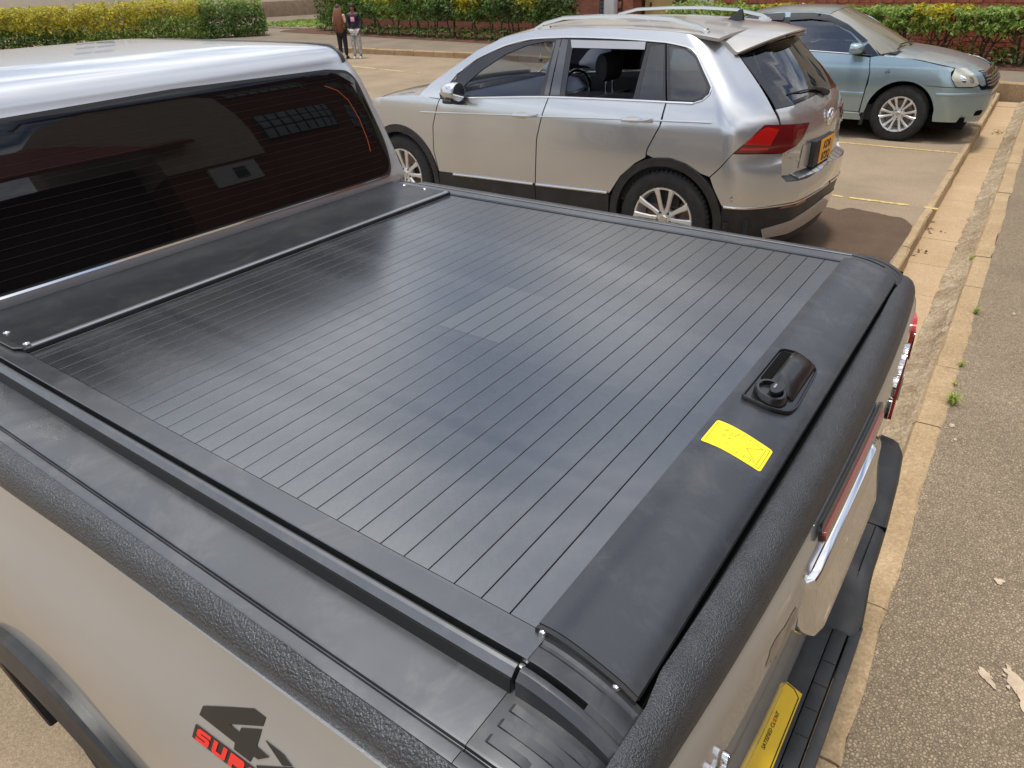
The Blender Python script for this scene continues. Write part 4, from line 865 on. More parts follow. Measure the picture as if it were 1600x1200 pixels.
for s in (0, 1):
    lofted('rail', GR, [-.335, 1.2605], 'rail', s, tk); lofted('rail', GO, [-.335, 1.2555], 'rail', s, tk)
    lofted('rail_wall_shade', [(-.0695, 1.2600), (-.0690, 1.2858), (-.0703, 1.2862), (-.0722, 1.2640), (-.0722, 1.2600)], [-.335, 1.2550], 'seal', s, tk)  # added black strip: the outer rail wall's shade put into colour
    lofted('rail_slot', [(-.0436, 1.255), (-.0436, 1.273), (-.0534, 1.273), (-.0534, 1.255)], [-.335, 1.34], 'void', s, tk)
    lofted('bed_rail_cap', CAP, XSr[:-1]+[1.2515], 'cap_plastic', s, tk)
    lofted('grained_edge', ROL, [x for x in XS if x < 1.28]+[1.285+.012*i for i in range(10)], 'grain', s, tk, True, True)
    lofted('corner_cap', CAP, [1.2525]+[1.262+.012*i for i in range(12)], 'corner_black', s, tk, True, True)
    def zt(x): return crv([(1.24, 1.2955), (1.27, 1.2950), (1.30, 1.2905), (1.33, 1.2825), (1.36, 1.2700), (1.388, 1.2530)], x)
    for nm, pr in (('rail_end_cap', [(-.002, -.045), (-.002, -.002), (-.012, 0), (-.016, -.0025), (-.020, -.0025), (-.024, 0), (-.0425, 0), (-.0440, -.001), (-.0440, -.045)]), ('rail_end_cap', [(-.0530, -.045), (-.0530, -.001), (-.0560, 0), (-.0610, -.001), (-.0690, -.009), (-.0715, -.045)])):
        rg = []
        for x in [1.2612+.0125*i for i in range(11)]: rg.append([(x, (y if s == 0 else 2*YC-y), zt(x)+dz) for y, dz in pr])
        MB().loft(rg).build(nm, 'corner_black', tk, ang=30)
    rg = [[(x, (y if s == 0 else 2*YC-y), zt(x)+dz) for y, dz in ((-.0435, -.04), (-.0435, -.0005), (-.0535, -.0005), (-.0535, -.04))] for x in [1.338+.0125*i for i in range(5)]]
    MB().loft(rg).build('rail_end_bridge', 'corner_black', tk, ang=30)
    for yr, xe in ((-.0835, 1.362), (-.1045, 1.344), (-.1255, 1.318)):
        rb = [[(x, (y if s == 0 else 2*YC-y), 1.264+zdrop(x)+dz) for y, dz in ((yr-.0075, -.004), (yr-.0060, .0028*k), (yr+.0035, .0035*k), (yr+.0065, -.004))] for x, k in ((1.266, .2), (1.270, 1), (xe-.012, 1), (xe, .1))]
        MB().loft(rb).build('cap_rib', 'corner_black', tk, ang=25)
    box('rail_clip', 1.252, 1.259, *( (-.052, -.045) if s == 0 else (2*YC+.045, 2*YC+.052)), 1.270, 1.286, 'satin', tk, .001)
    box('bed_wall', -.33, 1.37, *((-.165, -.065) if s == 0 else (2*YC+.065, 2*YC+.165)), .6, 1.235, 'void', tk)
# roller cover: every slat its own piece
rc = box('roller_cover', -.09, 1.30, .0, 2*YC, 1.262, 1.2775, 'void', tk); rc.name = 'roller_cover'
sl = MB().loft([[(x, y, z) for x, z in ((.0006, 1.278), (.0006, 1.2892), (.0009, 1.2900), (.0013, 1.2903), (.0417, 1.2903), (.0421, 1.2900), (.0424, 1.2892), (.0424, 1.278))] for y in (.0005, 2*YC-.0005)]).build('slat', 'lid', rc, smooth=False); sl.location.x = -2*PT
for k in range(-1, 29):
    o = sl.copy(); COL.objects.link(o); o.location = (k*PT, 0, random.uniform(-.0001, .0001)); o.parent = rc
for k in range(14, 18): box('pale_patch', max(k*PT+.0015, .607), min(k*PT+.0415, .785), .565, .815-.004*(k-14), 1.29035, 1.29050, 'lid_pale', rc)  # lighter rectangle laid over the slats, seams left open
BAR = [(1.247, 1.3030), (1.262, 1.3040), (1.277, 1.3030), (1.304, 1.2972), (1.331, 1.2885), (1.357, 1.2785), (1.3745, 1.2680)]
def barz(x): return crv(BAR, x)
px = [1.247+(1.3745-1.247)*i/16 for i in range(17)]
prof = [(1.2475, 1.292)]+[(x, barz(x)) for x in px]+[(1.3755, 1.262), (1.371, 1.259)]+[(x, barz(x)-.011) for x in reversed(px[2:-1])]
MB().loft([[(x, y, z) for x, z in prof] for y in (.0, .2, .5, .9, 1.2, 2*YC)]).build('end_bar', 'bar_black', rc, ang=40)
prof2 = [(1.2450, 1.290), (1.2452, 1.2985), (1.249, 1.3015)]+[(x, barz(x)-.0012) for x in px[2:]]+[(1.372, 1.250), (1.30, 1.268), (1.25, 1.282)]
for s in (0, 1):
    e = MB().loft([[(x, (y if s == 0 else 2*YC-y), z) for x, z in prof2] for y in (-.0065, -.0004)]).build('end_plate', 'black_plastic', rc, ang=30)
    for x, z in ((1.2555, 1.2965), (1.3505, 1.2725)): MB().dome((x, -.0065 if s == 0 else 2*YC+.0065, z), (0, -1 if s == 0 else 1, .25), .0052, .004).build('screw', 'chrome', rc)
# front canister panel with its bright edge and bolts
MB().loft([[(x, y, z) for x, z in ((-.330, 1.28), (-.330, 1.3035), (-.316, 1.3035), (-.28, 1.3015), (-.07, 1.3010), (-.0605, 1.3012), (-.0590, 1.3040), (-.0520, 1.3040), (-.0475, 1.2995), (-.0470, 1.2915), (-.062, 1.2895), (-.20, 1.279))] for y in (-.004, .4, .9, 2*YC+.004)]).build('canister_panel', 'black_panel', tk, ang=28)
MB().loft([[(x, y, z) for x, z in ((-.0600, 1.3020), (-.0592, 1.3046), (-.0515, 1.3046), (-.0492, 1.3015), (-.054, 1.3005))] for y in (.012, 2*YC-.004)]).build('canister_edge', 'rail_edge', tk, ang=28)
MB().loft([[(-.20, -.004, 1.3005), (-.20, -.018, 1.3005), (-.20, -.018, 1.3045), (-.20, -.004, 1.3045)], [(-.075, -.004, 1.3005), (-.075, -.016, 1.3005), (-.075, -.016, 1.3045), (-.075, -.004, 1.3045)], [(-.045, .010, 1.3005), (-.050, .002, 1.3005), (-.050, .002, 1.304), (-.045, .010, 1.304)]]).build('canister_bracket', 'satin', tk)
for x, y in ((-.174, .013), (-.0755, .012), (-.2535, 1.376), (-.153, 1.3735), (-.0586+.0, 1.3745)): MB().dome((x, y, 1.3010), (0, 0, 1), .0078, .0042, 12).build('bolt', 'satin', tk)
# latch set into the end bar
def onbar(u, v): return (u, v, barz(u))
lt = panel('latch_plate', rnd([(1.2690, .594), (1.2700, .800), (1.2985, .812), (1.3425, .792), (1.3485, .640), (1.342, .6145), (1.3155, .5965)], [.008, .012, .012, .014, .012, .012, .012], 4), onbar, 'latch_black', tk, .012, .0045, .006)
lo_ = rnd([(1.2690, .594), (1.2700, .800), (1.2985, .812), (1.3425, .792), (1.3485, .640), (1.342, .6145), (1.3155, .5965)], [.008, .012, .012, .014, .012, .012, .012], 4)
strip('latch_rim', lo_+[lo_[0]], onbar, 'latch_black', lt, .005, .0085)
panel('latch_recess', rnd([(1.2740, .668), (1.2740, .795), (1.2985, .802), (1.2985, .672)], .009, 4), onbar, 'void', lt, .012, .0052, .0005)
if 0: panel('latch_scoop', rnd([(1.2775, .674), (1.2775, .790), (1.2990, .796), (1.2990, .676)], .008, 4), lambda u, v: (u, v, barz(u)+.0058-.0*u), 'gloss_black', lt, .01, 0, .0002)
rg = []
for y in (.652, .664, .70, .75, .785, .797):
    k = 1 if .66 < y < .79 else .55
    rg.append([(x, y, barz(x)+.004+k*h_) for x, h_ in ((1.2945, .0), (1.2955, .010), (1.302, .0165), (1.314, .0178), (1.328, .0150), (1.338, .0085), (1.341, .0))])
MB().loft(rg).build('latch_paddle', 'latch_black', lt, ang=40)
MB().loft([[(1.306+q*.0290*cos(a), .634+q*.033*sin(a), barz(1.306+q*.029*cos(a))+.0045+h_) for a in [2*pi*i/28 for i in range(28)]] for q, h_ in ((1.0, 0), (.96, .010), (.86, .0145), (.72, .0145), (.70, .006), (.1, .006))]).build('lock_ring', 'latch_black', lt, ang=40)
kn = MB(); kn.loft([[(1.312+cx*.011+ox, .640+sy*.022+oy, barz(1.312)+z_) for cx, sy in [(cos(2*pi*i/16), sin(2*pi*i/16)) for i in range(16)]] for z_, ox, oy in ((.008, 0, 0), (.021, .002, -.001), (.0245, .0025, -.001))]); kn.build('lock_knob', 'latch_black', lt, ang=40)
box('key_slot', 1.3085, 1.3120, .6330, .6470, barz(1.312)+.0240, barz(1.312)+.0252, 'satin', lt)
# yellow instruction sticker
st = panel('instruction_sticker', rnd([(1.2593, .4385), (1.2600, .5085), (1.3552, .5060), (1.3556, .4425)], .005, 4), onbar, 'sticker_yellow', tk, .012, .0007, .0004)
def ln(a, b, w=.0009): strip('print_line', [a, b], onbar, 'ink_soft', st, w, .0011)
for a, b in (((1.2640, .4440), (1.2640, .5035)), ((1.3515, .4470), (1.3515, .5015)), ((1.2640, .4440), (1.3515, .4470)), ((1.2640, .5035), (1.3515, .5015)), ((1.299, .494), (1.343, .494)), ((1.305, .456), (1.343, .455)), ((1.302, .497), (1.298, .483)), ((1.342, .493), (1.322, .474)), ((1.322, .474), (1.340, .458)), ((1.346, .452), (1.346, .497)), ((1.314, .455), (1.314, .448)), ((1.325, .455), (1.325, .448)), ((1.336, .455), (1.336, .448)), ((1.309, .494), (1.309, .500)), ((1.320, .494), (1.320, .500)), ((1.333, .494), (1.333, .500))): ln(a, b)
r_ = random.Random(2)
for i in range(16): a = (r_.uniform(1.271, 1.293), r_.uniform(.452, .494)); ln(a, (a[0]+r_.uniform(.001, .006), a[1]+r_.uniform(-.004, .004)), .0007)
# tailgate
def bow(y): return -.030*abs((y-YC)/.8)**2.4
TC = [(1.3885, 1.225), (1.3880, 1.245), (1.391, 1.2545), (1.398, 1.2600), (1.408, 1.2605), (1.419, 1.2575), (1.431, 1.2490), (1.439, 1.2360), (1.4440, 1.2200), (1.4455, 1.2070), (1.4385, 1.2025), (1.42, 1.2025)]
ys = [-.10+.05*i for i in range(32)]+[1.484]
MB().loft([[(x+bow(y)*max(.2, min(1, (x-1.385)/.02))-(.0085*max(0, min(1, (y-.0)/.05, (1.384-y)/.05)) if x < 1.40 else 0), y, z-.012*max(0, abs((y-YC)/.792)-.93)/.07*.9) for x, z in TC] for y in ys]).build('tailgate_cap', 'grain_fine', tk, ang=50)
XT = [(.61, 1.420), (.66, 1.440), (.75, 1.452), (.9, 1.457), (1.05, 1.458), (1.14, 1.457), (1.185, 1.452), (1.207, 1.443)]
def tg(y, z): return (crv(XT, z)+bow(y), y, z)
tgt = panel('tailgate', rnd([(-.10, .615), (1.484, .615), (1.484, 1.207), (-.10, 1.207)], .02), tg, 'silver', tk, .05, 0, .05)
box('tailgate_core', 1.375, 1.402, -.09, 1.475, .62, 1.23, 'void', tk)
bl_ = panel('brake_light', rnd([(.470, 1.160), (.914, 1.160), (.914, 1.194), (.470, 1.194)], .013, 5), tg, 'gloss_black', tgt, .02, .006, .006)
panel('brake_lens', rnd([(.480, 1.157), (.904, 1.157), (.904, 1.178), (.480, 1.178)], .009, 5), tg, 'red_strip', tgt, .02, .0095, .006)
hr = []
for y in [.436, .439, .446, .47, .55, .65, .75, .85, .91, .935, .941, .944]:
    k = min(1, (y-.4355)/.014, (.9445-y)/.05) ** .5; k = max(.08, k); b_ = bow(y)
    hr.append([(1.450+(x-1.450)*k+b_, y, 1.045+(z-1.045)*(.72+.28*k)) for x, z in ((1.449, 1.118), (1.460, 1.119), (1.470, 1.115), (1.4765, 1.107), (1.4790, 1.098), (1.4795, 1.088), (1.4830, 1.062), (1.4890, 1.030), (1.4950, 1.003), (1.4930, .994), (1.470, .985), (1.449, .984))])
MB().loft(hr).build('tailgate_handle', 'chrome', tgt, ang=28)
panel('dust_smear', [(.345+.075*cos(2*pi*i/26)+.010*sin(3.1*i)+.02*sin(2*pi*i/26), 1.075-.030*cos(2*pi*i/26)+.026*sin(2*pi*i/26)+.007*sin(5.3*i)) for i in range(26)], tg, 'dust_film', tgt, .02, .0006, 0)
def tgtext(nm, s, y, z, size, mat='chrome', d=.008): text(nm, s, size, mat, frame((crv(XT, z)+bow(y+.12)+d, y, z), (-.045 if y > .8 else .03, 1, 0), (0, 0, 1)), tgt, d, 0, 1.15, bold=.0012)
tgtext('badge_letters', 'D-MAX', 1.14, 1.085, .060, 'chrome', .005); tgtext('badge_letters', 'ISUZU', -.045, 1.035, .056, 'chrome', .004)
panel('badge_oval', [(1.085+.018*cos(2*pi*i/20), 1.085+.026*sin(2*pi*i/20)) for i in range(20)], tg, 'gloss_black', tgt, .02, .006, .006)
MB().tube([(1.372, -.086, 1.235), (1.388, -.090, 1.238), (1.402, -.091, 1.228), (1.410, -.092, 1.205), (1.412, -.093, 1.17)], .009, 10).build('latch_striker', 'chrome', tk)
# rear bumper: raised ends, low middle step
bp_ = box('bumper_beam', 1.36, 1.47, -.12, 1.50, .42, .585, 'black_plastic', tk, .01)
for s in (0, 1):
    rg = []; sh_ = 0 if s else .10
    for y, x0, x1, z0, z1 in ((.872, 1.37, 1.5405, .43, .596), (.892, 1.37, 1.540, .43, .603), (.92, 1.37, 1.5375, .42, .622), (.955, 1.37, 1.532, .42, .655), (.99, 1.37, 1.526, .42, .683), (1.03, 1.37, 1.523, .42, .699), (1.08, 1.37, 1.5225, .42, .703), (1.2, 1.37, 1.5185, .43, .703), (1.42, 1.37, 1.506, .44, .703), (1.55, 1.35, 1.494, .45, .702), (1.60, 1.34, 1.476, .46, .699), (1.625, 1.32, 1.44, .48, .690)):
        y = y+(sh_ if y < 1.1 else 0); yy = y if s else 2*YC-y; rg.append([(x0, yy, z0), (x0, yy, z1), (x1-.022, yy, z1), (x1-.006, yy, z1-.008), (x1, yy, z1-.024), (x1-.004, yy, z0+.10), (x1-.03, yy, z0)])
    e = MB().loft(rg).build('bumper_end', 'black_plastic', tk, ang=40)
    yy = (.98, 1.16) if s else (2*YC-1.16, 2*YC-.98); MB().box(1.4935, 1.4955, yy[0], yy[1], .698, .7048).build('bumper_groove', 'void', tk, smooth=False)
    yy = 1.165 if s else 2*YC-1.165; MB().box(1.44, 1.5185, yy-.0012, yy+.0012, .69, .7042).build('bumper_groove', 'void', tk, smooth=False)
for x0, x1, z1 in ((1.40, 1.4820, .597), (1.4835, 1.5145, .597), (1.5185, 1.5405, .5955)): box('step_pad', x0, x1, .36, .915, .50, z1, 'black_plastic', tk, .0025)
for yy in (.56, .63, .70, .77): MB().box(1.486, 1.513, yy, yy+.003, .595, .5985).build('step_rib', 'black_plastic', tk)
pl = MB().loft([[(1.400, y, .632), (1.4745, y, .5985), (1.4745, y, .5970), (1.400, y, .6305)] for y in (.165, .655)]).build('dealer_plate', 'plate_yellow', tk, smooth=False)
PX = Vector((1.4745-1.400, 0, .5985-.632)).normalized()
def onpl(a, y): p = Vector((1.4745, y, .5987))-PX*a; return (p.x, p.y, p.z)
for a, b in (((.004, .17), (.004, .640)), ((.004, .640), (.018, .651)), ((.018, .651), (.07, .651))): MB().tube([Vector(onpl(*a))+Vector((0, 0, .0004)), Vector(onpl(*b))+Vector((0, 0, .0004))], .0011, 6).build('plate_border', 'ink', pl)
Mt = frame(Vector(onpl(.0265, .478))+Vector((.0, 0, .001)), (0, 1, 0), -PX)
tx = text('plate_text', 'SATISFIED CL', .0112, 'ink', Mt, pl, .0003, .12, 1.05); w_ = max(v.co.y for v in tx.data.vertices)
tx = text('plate_text', 'IE', .0112, 'ink_red', frame(Vector(onpl(.0265, w_+.001))+Vector((0, 0, .001)), (0, 1, 0), -PX), pl, .0003, .12, 1.05); w_ = max(v.co.y for v in tx.data.vertices)
text('plate_text', 'NT', .0112, 'ink', frame(Vector(onpl(.0265, w_+.001))+Vector((0, 0, .001)), (0, 1, 0), -PX), pl, .0003, .12, 1.05)
box('bed_tub', -.32, 1.378, -.06, 1.444, .62, 1.243, 'void', tk)
# wheels and underbody
for x, y, s in ((.285, -.125, -1), (.285, 2*YC+.125, 1), (-2.81, -.125, -1), (-2.81, 2*YC+.125, 1)): make_wheel('wheel', tk, (x, y, .370), .370, .215, s, 6, .25, True, .05)
box('chassis', -3.3, 1.36, .1, 1.28, .42, .62, 'void', tk)
OR = Vector((-1.1, YC, 0)); tk.location = OR
for c in tk.children: c.location = Vector(c.location)-OR
# ------------------------------------------------------------------ the silver SUV beside the truck
def shell(W, XR, XC, B, L, kf, kr, crown, xf):
    """car skin: parameter u runs along the side (x = xc+u), round the corner and across the end; second parameter is height"""
    def S(u, z):
        w = crv(W, z); xr = crv(XR, z); xc = crv(XC, z)
        if u <= 0:
            x = xc+u; f = max(0, xf-x); r = max(0, x+.1); return (x, -(w-kf*f*f-kr*r*r), z)
        r = max(0, xc+.1); w0 = w-kr*r*r; a = xr-crown-xc
        if u <= L: ph = u/L*pi/2; x = xc+a*sin(ph); y = -(w0-B*(1-cos(ph)))
        else: y = -(w0-B)+(u-L); x = xr-crown
        x += crown*(1-(y/w0)**2)*min(1, max(0, u/L))**2
        return (x, y, z)
    def um(z): xc = crv(XC, z); r = max(0, xc+.1); return L+crv(W, z)-kr*r*r-B
    def side(x, z): return (x-crv(XC, z), z)
    def RS(v, z):
        p = S(um(z)-abs(v), z); return (p[0], p[1] if v < 0 else -p[1], z)
    def half(pts):
        """pts from the centre outwards in (u, z); u None = centre line. Returns the full symmetric loop for RS"""
        o = [((u-um(z)) if u is not None else 0, z) for u, z in pts]; return o+[(-v, z) for v, z in reversed(o) if abs(v) > 1e-9]
    return S, um, side, RS, half
SW = [(.15, .87), (.35, .895), (.5, .905), (.65, .912), (.85, .917), (.98, .915), (1.08, .893), (1.15, .865), (1.3, .79), (1.45, .71), (1.55, .655), (1.62, .61)]
SXR = [(.2, .81), (.3, .845), (.45, .87), (.6, .88), (.7, .872), (.77, .855), (.83, .82), (.95, .805), (1.05, .785), (1.14, .735), (1.47, .43), (1.56, .34)]
SXC = [(.2, .38), (1.0, .36), (1.15, .30), (1.5, .0), (1.56, -.06)]
S, um, sd, RS, half = shell(SW, SXR, SXC, .38, .5, .10, .045, .18, -2.75)
sv = empty('suv'); tag(sv, 'silver SUV with chrome window trim and roof rails parked beside the truck', 'SUV')
P0 = dict(conv=sd)
def both(name, poly, mat, par=None, step=.06, off=0, thick=.012, **k):
    a = panel(name, poly, S, mat, par or sv, step, off, thick, **k); b = panel(name, poly, S, mat, sv, step, off, thick, mir=True, **k); return a, b
belt = [(-2.14, 1.048), (-1.908, 1.075), (-1.04, 1.134), (-.06, 1.158), (.0, 1.162)]
fd = [(-2.147, 1.046), (-2.236, .83), (-2.260, .62), (-2.226, .435), (-1.158, .464), (-1.128, .82), (-1.078, .99), (-1.037, 1.130), (-1.5, 1.103), (-1.908, 1.075)]
rd = [(-1.027, 1.131), (-1.068, .99), (-1.118, .82), (-1.148, .464), (-.458, .486), (-.446, .50), (-.365, .625), (-.247, .733), (-.163, .784), (-.157, .84), (-.072, 1.006), (-.060, 1.157), (-.5, 1.148)]
d1 = both('front_door', fd, 'suv_silver', **P0)[0]; d2 = both('rear_door', rd, 'suv_silver', **P0)[0]
dlo_low = [(-.05, 1.160), (.171, 1.166), (.222, 1.20), (.240, 1.254), (.078, 1.430), (.03, 1.463), (-.019, 1.478), (-.182, 1.502), (-.617, 1.518), (-.997, 1.518), (-1.332, 1.502), (-1.567, 1.454), (-1.824, 1.358), (-2.009, 1.238), (-2.16, 1.09), (-2.145, 1.052)]
def U(p): return (sd(*p))
bs = [U(p) for p in dense([(-.145, .805), (-.147, .84), (-.062, 1.006), (-.050, 1.160)], .05)[:-4]]
bs = [U(p) for p in [(-.152, .805), (-.147, .84), (-.10, .93), (-.062, 1.006), (-.054, 1.08), (-.050, 1.160)]+dlo_low[1:]+[(-2.40, 1.06), (-2.28, 1.16), (-2.08, 1.28), (-1.84, 1.42), (-1.60, 1.515), (-1.33, 1.562), (-1.0, 1.582), (-.6, 1.585), (-.18, 1.572), (.05, 1.55)]]
bs += [(.22, 1.535), (.295, 1.515), (.318, 1.44), (.348, 1.28), (.380, 1.118), (.405, 1.028), (.318, 1.036), (.22, .952), (.124, .874)]+[U(p) for p in [(.328, .705), (.262, .722), (.148, .778), (.028, .802), (-.102, .789)]]
both('body_side', bs, 'suv_silver')
ff = [(-2.157, 1.046), (-2.246, .83), (-2.270, .62), (-2.236, .435)]+arc(-2.681, .352, .452, 14, 176, 18)+[(-3.3, .36), (-3.36, .75), (-3.2, .93), (-2.9, 1.02), (-2.45, 1.062)]
both('front_fender', ff, 'suv_silver', **P0)
# glass, pillars and trim of the near and far side
fg = rnd([(-1.895, 1.088), (-1.895, 1.165), (-1.75, 1.28), (-1.55, 1.395), (-1.36, 1.462), (-1.20, 1.490), (-1.10, 1.494), (-1.118, 1.136)], [.01, .02, 0, 0, 0, 0, .02, .01])
rq = rnd([(-.275, 1.160), (-.292, 1.486), (-.192, 1.493), (-.085, 1.166)], .008)
qg = rnd([(-.026, 1.170), (-.150, 1.484), (-.035, 1.470), (.062, 1.424), (.212, 1.250), (.190, 1.200), (.136, 1.176)], [.01, .01, .03, .03, .03, .02, .03])
fd_ = [(-1.985, 1.078), (-2.005, 1.232), (-1.82, 1.352), (-1.565, 1.448), (-1.332, 1.496), (-1.06, 1.512), (-1.03, 1.136)]
both('window_frame', [fd_, fg], 'gloss_black', None, .05, .002, .01, **P0)
a = panel('window', fg, S, 'glass_mid', d1, .06, -.003, 0, **P0); panel('window', fg, S, 'glass', sv, .06, -.003, 0, mir=True, **P0)
ro = rnd([(-.888, 1.140), (-.930, 1.455), (-.318, 1.462), (-.312, 1.158)], .02)
rf_ = [(-1.022, 1.136), (-1.045, 1.512), (-.617, 1.512), (-.182, 1.496), (-.062, 1.160)]
both('window_frame', [rf_, ro, rq], 'gloss_black', None, .05, .002, .01, **P0)
both('window_frame', [[(-.050, 1.164), (-.172, 1.496), (-.019, 1.473), (.028, 1.458), (.074, 1.427), (.235, 1.254), (.218, 1.205), (.170, 1.170)], qg], 'gloss_black', None, .05, .002, .01, **P0)
panel('window', rq, S, 'glass_dark', d2, .06, .0, 0, **P0); panel('window', rq, S, 'glass_dark', sv, .06, .0, 0, mir=True, **P0)
both('quarter_window', qg, 'glass_dark', None, .06, .0, 0, **P0)
for nm, pl_ in (('pillar_trim', [(-1.075, 1.140), (-1.090, 1.500), (-1.050, 1.508), (-1.034, 1.140)]), ('pillar_trim', [(-1.020, 1.140), (-1.043, 1.508), (-.985, 1.505), (-.935, 1.145)])): both(nm, pl_, 'piano_black', None, .05, .0045, .004, **P0)
panel('rain_deflector', [(-.93, 1.452), (-.955, 1.502), (-.33, 1.502), (-.322, 1.455)], S, 'visor_clear', d2, .05, .014, .003, **P0)
panel('window', [(-.905, 1.142), (-.912, 1.185), (-.316, 1.195), (-.314, 1.16)], S, 'glass_mid', d2, .06, -.004, 0, **P0)
for mir in (False, True):
    strip('belt_chrome', [sd(x, z-.006) for x, z in dense([(-1.915, 1.075), (-1.5, 1.106), (-1.04, 1.134), (-.5, 1.150), (.12, 1.160)], .1)[:-20]] if 0 else [sd(x, z-.007) for x, z in [(-1.93, 1.074), (-1.7, 1.091), (-1.5, 1.105), (-1.3, 1.119), (-1.04, 1.134), (-.8, 1.142), (-.5, 1.150), (-.2, 1.157), (.0, 1.160), (.14, 1.163)]], S, 'chrome', sv, .014, .007, mir)
    strip('window_chrome', [sd(x, z) for x, z in [(.14, 1.157), (.20, 1.178), (.236, 1.215), (.242, 1.255), (.16, 1.345), (.080, 1.434), (.03, 1.466), (-.019, 1.482), (-.10, 1.495), (-.182, 1.505), (-.4, 1.515), (-.617, 1.521), (-.8, 1.523), (-.997, 1.522), (-1.18, 1.516), (-1.332, 1.505), (-1.45, 1.486), (-1.567, 1.457), (-1.7, 1.412), (-1.824, 1.361), (-1.92, 1.305), (-2.009, 1.242)]], S, 'chrome', sv, .011, .007, mir)
    strip('sill_chrome', [sd(x, z) for x, z in [(-2.05, .430), (-1.8, .440), (-1.5, .450), (-1.17, .460)]], S, 'satin', sv, .022, .016, mir)
    strip('sill_chrome', [sd(x, z) for x, z in [(-1.14, .461), (-.9, .470), (-.7, .478), (-.47, .486)]], S, 'satin', sv, .022, .016, mir)
both('sill_cladding', [(-2.24, .20), (-2.226, .428), (-1.157, .456), (-1.154, .20)], 'black_plastic', None, .08, .006, .02, **P0)
both('sill_cladding', [(-1.149, .20), (-1.149, .456), (-.458, .478), (-.462, .20)], 'black_plastic', None, .08, .006, .02, **P0)
for cx in (0, -2.681):
    both('wheel_arch_trim', arc(cx, .352, .446, -18, 196, 28)+arc(cx, .352, .388, 196, -18, 28), 'black_plastic', None, .05, .010, .06, **P0)
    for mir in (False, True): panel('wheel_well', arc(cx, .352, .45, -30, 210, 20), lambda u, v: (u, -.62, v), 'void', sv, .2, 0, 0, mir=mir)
    for s in (-1, 1): make_wheel('wheel', sv, (cx, s*.80, .352), .352, .228, s, 5, .225, True, .060)
both('mud_flap', [(.455, .20), (.452, .40), (.49, .40), (.50, .20)], 'black_plastic', None, .06, .014, .01, **P0)
# crease along the door handles and the handles themselves
for mir in (False, True):
    cr = [sd(x, z) for x, z in [(-2.38, .930), (-2.0, .948), (-1.5, .972), (-1.08, .990), (-.6, 1.014), (-.1, 1.037), (.3, 1.052)]]
    strip('body_crease', cr, S, 'suv_silver', sv, .012, .0040, mir)
    for x in (-1.355, -.370):
        z = .982 if x < -1 else 1.026; sg = 1 if mir else -1; y = sg*.912
        h = MB().loft([[(x+dx_, y+sg*o_, z+dx_*.05+dz) for o_, dz in ((.0, -.013), (.030*k, -.012), (.036*k, 0), (.030*k, .012), (.0, .013))] for dx_, k in ((0, .35), (.02, 1), (.12, 1.05), (.215, 1), (.24, .35))]).build('door_handle', 'suv_silver', sv, ang=40)
        panel('handle_recess', [(x+.09+.062*cos(a), z+.004+.026*sin(a)) for a in [k*pi/8 for k in range(16)]], S, 'dust_reflect_silver', sv, .03, .0015, .001, mir=mir, conv=sd)
# rear bumper, hatch, lamps
panel('rear_bumper', half([(None, .548), (.85, .532), (.61, .514), (.40, .505), (.06, .515), (-.005, .63), (-.036, .700), (.122, .866), (.28, .857), (.428, .841), (.402, .77), (.396, .70), (.425, .660), (.6, .655), (.8, .672), (None, .69)]), RS, 'suv_silver', sv, .05, 0, .05)
panel('bumper_cladding', half([(None, .200), (.5, .200), (.06, .200), (.06, .507), (.40, .497), (.61, .506), (.85, .524), (None, .540)]), RS, 'black_plastic', sv, .06, -.004, .05)
panel('skid_plate', half([(None, .30), (.58, .27), (.36, .26), (.33, .335), (.58, .388), (.8, .418), (None, .438)]), RS, 'suv_silver', sv, .06, .003, .004)
for s in (-1, 1):
    pth = [(.07, .508), (.2, .500), (.40, .500), (.61, .510), (.85, .528), (1.0, .538)]
    strip('bumper_chrome', [((u-um(z))*(-s), z) for u, z in pth], RS, 'chrome', sv, .016, .008)
    panel('reflector', [((u-um(z))*(-s), z) for u, z in [(.40, .474), (.50, .480), (.63, .488), (.63, .501), (.50, .493), (.42, .491)]], RS, 'red_deep', sv, .03, .004, .004)
    e = panel('tail_light', [((u-um(z))*(-s), z) for u, z in [(.130, .873), (.225, .953), (.320, 1.034), (.41, 1.027), (.665, 1.009), (.62, .962), (.58, .918), (.50, .880), (.43, .847), (.28, .863)]], RS, 'red_deep', sv, .03, .006, .012)
    panel('lamp_lens', [((u-um(z))*(-s), z) for u, z in [(.19, .926), (.245, .97), (.29, 1.006), (.335, 1.020), (.40, 1.0), (.375, .95), (.35, .905), (.26, .918)]], RS, 'red_lens', e, .03, .0085, .003)
    panel('lamp_lens', [((u-um(z))*(-s), z) for u, z in [(.50, .94), (.52, .985), (.60, .98), (.55, .935)]], RS, 'red_strip', e, .03, .0085, .003)
    panel('lamp_lens', [((u-um(z))*(-s), z) for u, z in [(.160, .891), (.175, .905), (.34, .892), (.34, .879)]], RS, 'red_lens', e, .03, .0085, .003)
def RSh(v, z): p = RS(v, z); d = max(0, crv(SXR, z)-.812) if z < .84 else max(0, min(1, (.90-z)/.06))*max(0, crv(SXR, .84)-.812); return (p[0]-d, p[1], p[2])
ht = panel('hatch', half([(None, .705), (.8, .690), (.6, .672), (.445, .675), (.408, .71), (.414, .78), (.438, .846), (.418, 1.02), (.398, 1.118), (.55, 1.135), (.77, 1.150), (None, 1.158)]), RSh, 'suv_silver', sv, .05, -.003, .02)
rg_ = panel('rear_glass', half([(None, 1.168), (.77, 1.160), (.55, 1.147), (.41, 1.130), (.37, 1.28), (.335, 1.43), (.5, 1.468), (.7, 1.488), (None, 1.498)]), RS, 'glass_dark', ht, .06, -.002, 0)
